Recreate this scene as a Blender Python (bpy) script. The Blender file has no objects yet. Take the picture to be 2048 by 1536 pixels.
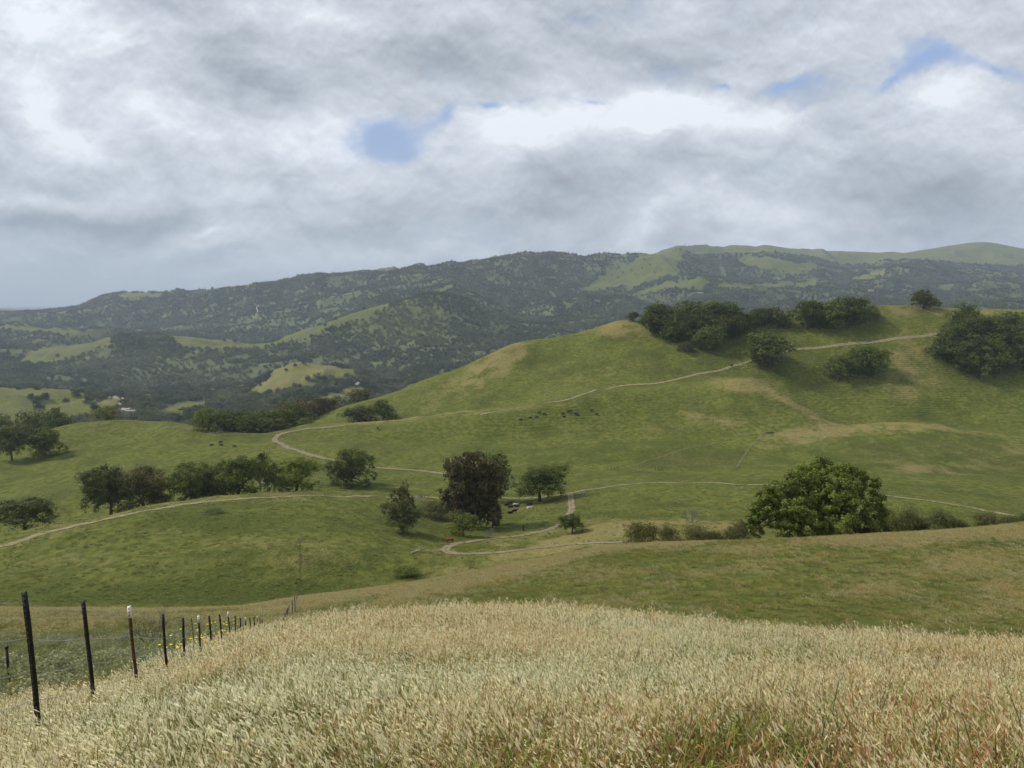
import bpy, math, random
import numpy as np
from math import radians, sin, cos, tan, atan2, pi, sqrt
from mathutils import Vector, Matrix, noise as mnoise

SC = bpy.context.scene
COL = SC.collection

# ------------------------------------------------------------------ camera, sky, sun, exposure
F = 1420.0                      # focal length in pixels of the 2048 px photograph
PITCH = math.atan(163 / F)
CP, SP = cos(PITCH), sin(PITCH)
cd = bpy.data.cameras.new('camera')
cam = bpy.data.objects.new('camera', cd)
COL.objects.link(cam)
cd.sensor_width = 36.0
cd.lens = 36.0 * F / 2048
cd.clip_start = 0.05
cd.clip_end = 90000
cam.location = (0, 0, 0)
cam.rotation_euler = (pi / 2 - PITCH, 0, 0)
SC.camera = cam

SUN_EL, SUN_AZ = radians(44), radians(-78)      # azimuth from the view direction, negative = to the left
world = bpy.data.worlds.new('World')
SC.world = world
world.use_nodes = True
wt = world.node_tree
wt.nodes.clear()
NW, LW = wt.nodes.new, wt.links.new
SKYK = 0.1


def lin(c):
    c = c / 255.0
    return c / 12.92 if c <= 0.04045 else ((c + 0.055) / 1.055) ** 2.4


def rgb(r, g, b, k=1.0):
    return (lin(r) * k, lin(g) * k, lin(b) * k, 1)


def pix(x, y):
    """pixel of the 2048x1536 photograph -> (X/Y, Z/Y) of its ray"""
    v = 768 - np.asarray(y, float)
    h = np.asarray(x, float) - 1024
    yc = F * CP + v * SP
    return h / yc, (v * CP - F * SP) / yc


def unpix(u, s):
    """(X/Y, Z/Y) -> pixel"""
    d = CP - s * SP
    return 1024 + F * u / d, 768 - F * (s * CP + SP) / d


def wmath(op, a, b=None, c=None, clamp=False):
    n = NW('ShaderNodeMath')
    n.operation = op
    n.use_clamp = clamp
    for i, v in enumerate((a, b, c)):
        if v is None:
            continue
        if isinstance(v, (int, float)):
            n.inputs[i].default_value = v
        else:
            LW(v, n.inputs[i])
    return n.outputs[0]


def build_sky():
    out = NW('ShaderNodeOutputWorld')
    bg = NW('ShaderNodeBackground')
    bg.inputs['Strength'].default_value = SKYK
    LW(bg.outputs[0], out.inputs[0])
    sky = NW('ShaderNodeTexSky')
    sky.sky_type = 'NISHITA'
    sky.sun_disc = False
    sky.sun_elevation = SUN_EL
    sky.sun_rotation = SUN_AZ
    sky.air_density = 1.0
    sky.dust_density = 1.0
    tc = NW('ShaderNodeTexCoord')
    sep = NW('ShaderNodeSeparateXYZ')
    LW(tc.outputs['Generated'], sep.inputs[0])
    X, Y, Z = sep.outputs
    yy = wmath('MAXIMUM', Y, 0.12)
    u = wmath('DIVIDE', X, yy)
    s = wmath('DIVIDE', Z, yy)
    # fine coordinates: a cloud layer seen in perspective
    zz = wmath('ADD', wmath('MAXIMUM', Z, 0.0), 0.16)
    cx, cy = wmath('DIVIDE', X, zz), wmath('DIVIDE', Y, zz)
    cl = NW('ShaderNodeCombineXYZ')
    LW(cx, cl.inputs[0]); LW(cy, cl.inputs[1]); cl.inputs[2].default_value = 3.7

    def noise(vec, scale, detail, rough, dist=0.0, off=0.0):
        m = NW('ShaderNodeVectorMath'); m.operation = 'ADD'
        LW(vec, m.inputs[0]); m.inputs[1].default_value = (off, off * 0.7, off * 1.3)
        n = NW('ShaderNodeTexNoise')
        n.inputs['Scale'].default_value = scale
        n.inputs['Detail'].default_value = detail
        n.inputs['Roughness'].default_value = rough
        n.inputs['Distortion'].default_value = dist
        LW(m.outputs[0], n.inputs['Vector'])
        return n.outputs['Fac']
    n_big = noise(cl.outputs[0], 1.1, 5, 0.55, 0.4, 2.0)
    # warp for the placed masses so that their edges are ragged
    uv = NW('ShaderNodeCombineXYZ')
    LW(u, uv.inputs[0]); LW(s, uv.inputs[1])
    wn = NW('ShaderNodeTexNoise')
    wn.inputs['Scale'].default_value = 5.5
    wn.inputs['Detail'].default_value = 7
    wn.inputs['Roughness'].default_value = 0.58
    LW(uv.outputs[0], wn.inputs['Vector'])
    ws = NW('ShaderNodeVectorMath'); ws.operation = 'SUBTRACT'
    LW(wn.outputs['Color'], ws.inputs[0]); ws.inputs[1].default_value = (.5, .5, .5)
    wk = NW('ShaderNodeVectorMath'); wk.operation = 'MULTIPLY'
    LW(ws.outputs[0], wk.inputs[0]); wk.inputs[1].default_value = (0.15, 0.10, 0)
    wa = NW('ShaderNodeVectorMath'); wa.operation = 'ADD'
    LW(uv.outputs[0], wa.inputs[0]); LW(wk.outputs[0], wa.inputs[1])
    P = wa.outputs[0]

    def blobs(lst, start, gain=1.0):
        acc = start
        for (x, y, rx, ry, ang, k) in lst:
            u0, s0 = pix(x, y)
            m = NW('ShaderNodeMapping'); m.vector_type = 'TEXTURE'
            m.inputs['Location'].default_value = (float(u0), float(s0), 0)
            m.inputs['Rotation'].default_value = (0, 0, radians(ang))
            m.inputs['Scale'].default_value = (rx / F, ry / F, 1)
            LW(P, m.inputs[0])
            g = NW('ShaderNodeTexGradient'); g.gradient_type = 'QUADRATIC_SPHERE'
            LW(m.outputs[0], g.inputs[0])
            acc = wmath('MULTIPLY_ADD', g.outputs['Fac'], k * gain, acc)
        return acc
    # brightness of the cloud deck (about the sRGB value), by placed masses
    B = [  # x, y, rx, ry, angle (counter-clockwise), amount
        (60, 40, 260, 160, 0, .16), (230, 60, 160, 90, 0, .08), (620, 20, 200, 60, 0, .12), (480, 25, 120, 60, 0, .05),
        (150, 260, 300, 110, -30, .15), (330, 250, 170, 70, -30, .09), (60, 200, 110, 80, 0, .12), (100, 300, 130, 70, 0, .08),
        (640, 250, 230, 120, -20, .11), (700, 300, 200, 130, 0, .07), (540, 290, 200, 60, -15, .07),
        (300, 130, 330, 110, 0, -.06), (560, 190, 330, 110, -18, -.15), (870, 110, 320, 110, 0, -.12), (430, 70, 200, 60, -10, -.05),
        (1180, 90, 360, 130, 0, -.08), (1500, 60, 420, 140, 0, -.04), (850, 30, 160, 70, 0, .03),
        (1900, 60, 300, 110, 0, .02), (1000, 270, 260, 120, 30, .16), (1100, 240, 200, 70, 0, .10), (1330, 230, 300, 80, 0, .20),
        (1560, 230, 180, 70, 0, .10), (1870, 185, 190, 70, 8, .20), (1960, 220, 150, 90, 0, .10), (1680, 120, 160, 90, 0, .07),
        (1350, 320, 220, 90, 0, -.07), (1180, 360, 260, 90, 0, -.08), (1100, 420, 330, 60, 0, -.12), (760, 440, 300, 60, 0, -.09),
        (1900, 380, 360, 120, 0, -.14), (1650, 380, 250, 90, 0, -.08), (1850, 460, 450, 40, 0, -.08), (1500, 430, 220, 70, 0, .02),
        (200, 440, 330, 50, 5, -.18), (330, 430, 180, 40, 0, -.08), (40, 460, 200, 45, 0, -.10), (530, 415, 140, 18, 0, -.06), (80, 400, 160, 40, 0, .08),
        (430, 480, 170, 35, 0, .07), (420, 455, 80, 12, -5, .14), (470, 500, 200, 35, 0, -.08), (700, 470, 260, 40, 0, -.06),
        (500, 545, 420, 30, 0, .04), (130, 500, 260, 20, 0, .04), (850, 500, 280, 30, 0, .05), (1290, 450, 120, 60, 40, .09), (1220, 480, 160, 40, 20, .08),
        (1330, 500, 200, 40, 0, .06), (1800, 500, 400, 24, 0, .06), (60, 590, 260, 40, 0, -.05), (600, 350, 330, 30, 0, -.05), (250, 350, 260, 35, -10, -.05)]
    base = wmath('MULTIPLY_ADD', wmath('SUBTRACT', n_big, 0.5), 0.12, 0.80)
    n_f = noise(uv.outputs[0], 9.0, 9, 0.62, 0.5, 7.0)

    # heaped masses: the same lumps read a little higher up give the lit tops and grey bases
    def lumps(scale, detail, rough, dist, off, dy):
        hs = []
        for d_ in (0.0, dy):
            m = NW('ShaderNodeVectorMath'); m.operation = 'MULTIPLY_ADD'
            LW(P2, m.inputs[0]); m.inputs[1].default_value = (1.0, 1.35, 1); m.inputs[2].default_value = (off, off * .6 + d_, 0)
            hs.append(noise(m.outputs[0], scale, detail, rough, dist))
        return hs[0], wmath('SUBTRACT', hs[0], hs[1])
    w2 = NW('ShaderNodeVectorMath'); w2.operation = 'MULTIPLY_ADD'
    LW(ws.outputs[0], w2.inputs[0]); w2.inputs[1].default_value = (.05, .035, 0); LW(uv.outputs[0], w2.inputs[2])
    P2 = w2.outputs[0]
    h1, r1 = lumps(2.7, 9, .54, .35, 4.0, .07)
    h2, r2 = lumps(9.5, 7, .58, .3, 9.0, .022)
    bri = blobs(B, base, 1.2)
    bri = wmath('MULTIPLY_ADD', wmath('SUBTRACT', h1, 0.5), 0.14, bri)
    bri = wmath('MULTIPLY_ADD', r1, 0.42, bri)
    bri = wmath('MULTIPLY_ADD', r2, 0.24, bri)
    h3, r3 = lumps(24.0, 5, .6, .2, 15.0, .008)
    bri = wmath('MULTIPLY_ADD', r3, 0.20, bri)
    bri = wmath('MINIMUM', wmath('MAXIMUM', bri, 0.60), 0.945)
    # holes of blue
    H = [(770, 300, 185, 95, -5, 1.5), (885, 232, 95, 45, 30, .8), (975, 204, 75, 22, 5, 1.0), (1180, 194, 110, 24, -4, .8), (1060, 190, 120, 14, 0, .4),
         (1450, 168, 80, 22, 0, .9), (1590, 172, 110, 32, 0, .85), (1850, 122, 170, 50, 4, 1.15), (1760, 165, 90, 24, 25, .8),
         (1990, 145, 170, 42, -8, .9), (420, 440, 130, 20, 0, .42), (660, 225, 70, 20, 0, .25), (1300, 470, 120, 60, 30, .25),
         (60, 600, 300, 50, 0, .5), (350, 575, 330, 40, 0, .3), (200, 530, 300, 24, 0, .2)]
    hole = blobs(H, wmath('MULTIPLY_ADD', wmath('SUBTRACT', h1, 0.5), -1.5, wmath('MULTIPLY_ADD', wmath('SUBTRACT', h2, 0.5), -1.5, -0.04)))
    hm = NW('ShaderNodeMapRange'); hm.interpolation_type = 'SMOOTHSTEP'
    hm.inputs['From Min'].default_value = 0.10; hm.inputs['From Max'].default_value = 0.85
    LW(hole, hm.inputs['Value'])
    # srgb value -> linear radiance; slightly blue when dark
    l = wmath('POWER', bri, 2.25)
    comb = NW('ShaderNodeCombineColor')
    dark = wmath('SUBTRACT', 0.97, bri, clamp=True)
    for i, k in enumerate((-0.28, -0.10, 0.10)):
        f = wmath('MULTIPLY_ADD', dark, k, (.95, .995, 1.065)[i])
        LW(wmath('MULTIPLY', wmath('MULTIPLY', l, f), 1.0 / SKYK), comb.inputs[i])
    skym = NW('ShaderNodeMix'); skym.data_type = 'RGBA'; skym.blend_type = 'MULTIPLY'
    skym.inputs[0].default_value = 1
    LW(sky.outputs[0], skym.inputs[6]); skym.inputs[7].default_value = (1.1, 1.05, 1.0, 1)
    # thin high veil: keeps the open sky a pale blue down to the horizon
    veil = NW('ShaderNodeMix'); veil.data_type = 'RGBA'
    LW(wmath('SUBTRACT', 1.0, wmath('MULTIPLY', Z, 3.2), clamp=True), veil.inputs[0])
    veil.inputs[6].default_value = (2.9, 4.1, 6.9, 1); veil.inputs[7].default_value = (3.6, 4.5, 5.9, 1)
    vm = NW('ShaderNodeMix'); vm.data_type = 'RGBA'; vm.inputs[0].default_value = .9
    LW(skym.outputs[2], vm.inputs[6]); LW(veil.outputs[2], vm.inputs[7])
    ml = NW('ShaderNodeMix'); ml.data_type = 'RGBA'
    LW(hm.outputs[0], ml.inputs[0]); LW(comb.outputs[0], ml.inputs[6]); LW(vm.outputs[2], ml.inputs[7])
    LW(ml.outputs[2], bg.inputs['Color'])


build_sky()
world.cycles.sampling_method = 'MANUAL'
world.cycles.sample_map_resolution = 512

sl = bpy.data.lights.new('sun', 'SUN')
sl.energy = 3.3
sl.angle = radians(9)
sl.color = (1.0, 0.95, 0.87)
so = bpy.data.objects.new('sun', sl)
COL.objects.link(so)
so.rotation_euler = Vector((sin(SUN_AZ) * cos(SUN_EL), cos(SUN_AZ) * cos(SUN_EL), sin(SUN_EL))).to_track_quat('Z', 'Y').to_euler()

SC.view_settings.view_transform = 'Standard'
SC.view_settings.look = 'None'
SC.view_settings.gamma = 1
SC.view_settings.exposure = 0.18
SC.cycles.max_bounces = 5
SC.cycles.diffuse_bounces = 3
SC.cycles.transparent_max_bounces = 16
SC.cycles.volume_bounces = 0
SC.cycles.use_denoising = True
SC.cycles.denoiser = 'OPENIMAGEDENOISE'
SC.cycles.denoising_input_passes = 'RGB_ALBEDO_NORMAL'
SC.cycles.denoising_prefilter = 'ACCURATE'
SC.cycles.use_adaptive_sampling = True
SC.cycles.adaptive_threshold = 0.008

# ------------------------------------------------------------------ helpers


def tag(o, label=None, cat=None, group=None, kind=None):
    if label: o['label'] = label
    if cat: o['category'] = cat
    if group: o['group'] = group
    if kind: o['kind'] = kind
    return o


def link(o, parent=None):
    COL.objects.link(o)
    if parent is not None:
        o.parent = parent
    return o


def empty(name, loc, rz=0):
    o = bpy.data.objects.new(name, None)
    o.empty_display_size = .5
    o.location = loc
    o.rotation_euler = (0, 0, rz)
    COL.objects.link(o)
    return o


def np_mesh(name, verts, faces, mats=(), mat_idx=None, smooth=False):
    """verts (n,3); faces (m,k) array of equal sized faces"""
    verts = np.asarray(verts, np.float32)
    faces = np.asarray(faces, np.int32)
    me = bpy.data.meshes.new(name)
    m, k = faces.shape
    me.vertices.add(len(verts)); me.vertices.foreach_set('co', verts.ravel())
    me.loops.add(m * k); me.loops.foreach_set('vertex_index', faces.ravel())
    me.polygons.add(m)
    me.polygons.foreach_set('loop_start', np.arange(m, dtype=np.int32) * k)
    me.polygons.foreach_set('loop_total', np.full(m, k, np.int32))
    if mat_idx is not None:
        me.polygons.foreach_set('material_index', np.asarray(mat_idx, np.int32))
    if smooth:
        me.polygons.foreach_set('use_smooth', np.ones(m, bool))
    for mt in mats:
        me.materials.append(mt)
    me.update(calc_edges=True)
    return me


def fattr(me, name, vals):
    me.attributes.new(name, 'FLOAT', 'POINT').data.foreach_set('value', np.asarray(vals, np.float32))


class Geo:
    """collects quads and triangles, as quads (triangle = quad with a doubled corner avoided by using two lists)"""

    def __init__(s):
        s.v, s.f, s.m = [], [], []
        s.n = 0

    def add(s, v, f, m=0):
        v = np.asarray(v, float).reshape(-1, 3)
        f = np.asarray(f, int)
        s.v.append(v)
        s.f.append(f + s.n)
        s.m.append(np.full(len(f), m, int))
        s.n += len(v)

    def tube(s, pts, rad, n=6, m=0, cap=True):
        pts = np.asarray(pts, float)
        rad = np.broadcast_to(rad, (len(pts),))
        t = np.gradient(pts, axis=0)
        t /= np.maximum(np.linalg.norm(t, axis=1, keepdims=True), 1e-9)
        ref = np.array([0, 0, 1.0]) if abs(t[0][2]) < .9 else np.array([1.0, 0, 0])
        a = np.cross(t, ref); a /= np.maximum(np.linalg.norm(a, axis=1, keepdims=True), 1e-9)
        b = np.cross(t, a)
        th = np.arange(n) * 2 * pi / n
        ring = pts[:, None] + rad[:, None, None] * (a[:, None] * np.cos(th)[None, :, None] + b[:, None] * np.sin(th)[None, :, None])
        f = []
        k = len(pts)
        for i in range(k - 1):
            for j in range(n):
                j2 = (j + 1) % n
                f.append((i * n + j, i * n + j2, (i + 1) * n + j2, (i + 1) * n + j))
        s.add(ring.reshape(-1, 3), f, m)
        if cap and n >= 4:
            for base in (0, (k - 1) * n):
                s.add(ring.reshape(-1, 3)[base:base + n], [(0, j, j + 1, j + 2) for j in range(1, n - 2, 2)] if n % 2 == 0 else [(0, 1, 2, 3)], m)

    def box(s, c, size, m=0, rot=None, taper=1.0):
        sx, sy, sz = [q / 2 for q in size]
        v = np.array([(x * (taper if z > 0 else 1), y * (taper if z > 0 else 1), z) for z in (-sz, sz) for (x, y) in ((-sx, -sy), (sx, -sy), (sx, sy), (-sx, sy))])
        if rot is not None:
            v = v @ np.array(rot.to_3x3() if hasattr(rot, 'to_3x3') else rot).T
        s.add(v + np.array(c), [(3, 2, 1, 0), (4, 5, 6, 7), (0, 1, 5, 4), (1, 2, 6, 5), (2, 3, 7, 6), (3, 0, 4, 7)], m)

    def mesh(s, name, mats=(), smooth=False):
        return np_mesh(name, np.concatenate(s.v), np.concatenate(s.f), mats, np.concatenate(s.m), smooth)

    def build(s, name, mats, parent=None, smooth=False):
        if not isinstance(mats, (list, tuple)): mats = [mats]
        return link(bpy.data.objects.new(name, s.mesh(name, mats, smooth)), parent)


def pchip_slopes(x, y):
    """x (K,...) rising along axis 0"""
    h = np.diff(x, axis=0)
    d = np.diff(y, axis=0) / h
    m = np.zeros_like(y)
    w1 = 2 * h[1:] + h[:-1]; w2 = h[1:] + 2 * h[:-1]
    same = (d[1:] * d[:-1]) > 0
    with np.errstate(divide='ignore', invalid='ignore'):
        hm = (w1 + w2) / (w1 / np.where(same, d[:-1], 1) + w2 / np.where(same, d[1:], 1))
    m[1:-1] = np.where(same, hm, 0)
    m[0] = d[0]; m[-1] = d[-1]
    return m


def herm(x0, x1, y0, y1, m0, m1, t):
    h = x1 - x0
    t2, t3 = t * t, t * t * t
    return (2 * t3 - 3 * t2 + 1) * y0 + (t3 - 2 * t2 + t) * h * m0 + (3 * t2 - 2 * t3) * y1 + (t3 - t2) * h * m1


def pchip(x, y, xn):
    x = np.asarray(x, float); y = np.asarray(y, float)
    m = pchip_slopes(x, y)
    xn = np.clip(xn, x[0], x[-1])
    i = np.clip(np.searchsorted(x, xn, 'right') - 1, 0, len(x) - 2)
    t = (xn - x[i]) / (x[i + 1] - x[i])
    return herm(x[i], x[i + 1], y[i], y[i + 1], m[i], m[i + 1], t)


def _hash(ix, iy, seed):
    h = (ix.astype(np.int64) * 374761393 + iy.astype(np.int64) * 668265263 + seed * 1442695041) & 0xffffffff
    h = ((h ^ (h >> 13)) * 1274126177) & 0xffffffff
    return ((h ^ (h >> 16)) & 0xffff) / 65535.0


def perlin(x, y, seed=0):
    x = np.asarray(x, float); y = np.asarray(y, float)
    ix, iy = np.floor(x), np.floor(y)
    fx, fy = x - ix, y - iy
    sx = fx * fx * fx * (fx * (fx * 6 - 15) + 10); sy = fy * fy * fy * (fy * (fy * 6 - 15) + 10)

    def g(i, j):
        a = _hash(ix + i, iy + j, seed) * 2 * pi
        return np.cos(a) * (fx - i) + np.sin(a) * (fy - j)
    a = g(0, 0) * (1 - sx) + g(1, 0) * sx
    b = g(0, 1) * (1 - sx) + g(1, 1) * sx
    return (a * (1 - sy) + b * sy) * 1.5


def fbm(x, y, scale, oct=4, seed=0, rough=.5):
    t, a, n = 0, 1.0, 0
    for o in range(oct):
        t = t + a * perlin(x / scale * 2 ** o + 17.3 * o, y / scale * 2 ** o - 9.1 * o, seed + o)
        n += a; a *= rough
    return t / n


# ------------------------------------------------------------------ materials
class Mat:
    def __init__(s, name):
        s.m = bpy.data.materials.new(name)
        s.m.use_nodes = True
        s.t = s.m.node_tree
        s.p = s.t.nodes['Principled BSDF']
        s.out = s.t.nodes['Material Output']

    def n(s, typ, **kw):
        nd = s.t.nodes.new(typ)
        for k, v in kw.items():
            if k in ('op',): nd.operation = v
            else: setattr(nd, k, v)
        return nd

    def l(s, a, b): s.t.links.new(a, b)

    def val(s, sock, v):
        if hasattr(v, 'is_output'): s.l(v, sock)
        else: sock.default_value = v

    def math(s, op, a, b=0.5, c=None, clamp=False):
        nd = s.n('ShaderNodeMath', op=op); nd.use_clamp = clamp
        s.val(nd.inputs[0], a); s.val(nd.inputs[1], b)
        if c is not None: s.val(nd.inputs[2], c)
        return nd.outputs[0]

    def noise(s, vec, scale, detail=4, rough=.55, dist=0):
        nd = s.n('ShaderNodeTexNoise')
        nd.inputs['Scale'].default_value = scale; nd.inputs['Detail'].default_value = detail
        nd.inputs['Roughness'].default_value = rough; nd.inputs['Distortion'].default_value = dist
        if vec is not None: s.l(vec, nd.inputs['Vector'])
        return nd.outputs['Fac']

    def mix(s, f, a, b, blend='MIX'):
        nd = s.n('ShaderNodeMix', data_type='RGBA', blend_type=blend)
        s.val(nd.inputs[0], f); s.val(nd.inputs[6], a); s.val(nd.inputs[7], b)
        return nd.outputs[2]

    def ramp(s, v, a, b, x0=0.0, x1=1.0, smooth=True):
        nd = s.n('ShaderNodeMapRange')
        if smooth: nd.interpolation_type = 'SMOOTHSTEP'
        nd.inputs['From Min'].default_value = x0; nd.inputs['From Max'].default_value = x1
        nd.inputs['To Min'].default_value = a; nd.inputs['To Max'].default_value = b
        s.val(nd.inputs['Value'], v)
        return nd.outputs[0]

    def attr(s, name, typ='GEOMETRY'):
        nd = s.n('ShaderNodeAttribute'); nd.attribute_name = name; nd.attribute_type = typ
        return nd

    def obj(s):
        return s.n('ShaderNodeTexCoord').outputs['Object']

    def base(s, col, rough=.9, spec=.2):
        s.val(s.p.inputs['Base Color'], col)
        s.val(s.p.inputs['Roughness'], rough)
        s.p.inputs['Specular IOR Level'].default_value = spec
        return s

    def bump(s, h, strength=.5, dist=.1):
        nd = s.n('ShaderNodeBump'); s.val(nd.inputs['Strength'], strength); nd.inputs['Distance'].default_value = dist
        s.l(h, nd.inputs['Height']); s.l(nd.outputs[0], s.p.inputs['Normal'])


def plain(name, col, rough=.8, spec=.2, nscale=8.0, var=.35, bump=0, metal=0):
    m = Mat(name)
    f = m.noise(m.obj(), nscale, 5)
    c = m.mix(m.ramp(f, 0, 1, .3, .7), tuple(q * (1 - var) for q in col[:3]) + (1,), tuple(min(1, q * (1 + var)) for q in col[:3]) + (1,))
    m.base(c, rough, spec)
    m.p.inputs['Metallic'].default_value = metal
    if bump: m.bump(f, bump, .02)
    return m.m


# ------------------------------------------------------------------ terrain: hills as profiles along each bearing
# every line is a feature of the land (brow, swale, crest ...) with its distance in metres (y_depth)
# (x, y, depth) = photo pixel and distance; lines go from the nearest to the farthest
def near(zs, Y):
    return [(x, ('z', z), Y) for x, z in zs]


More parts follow.
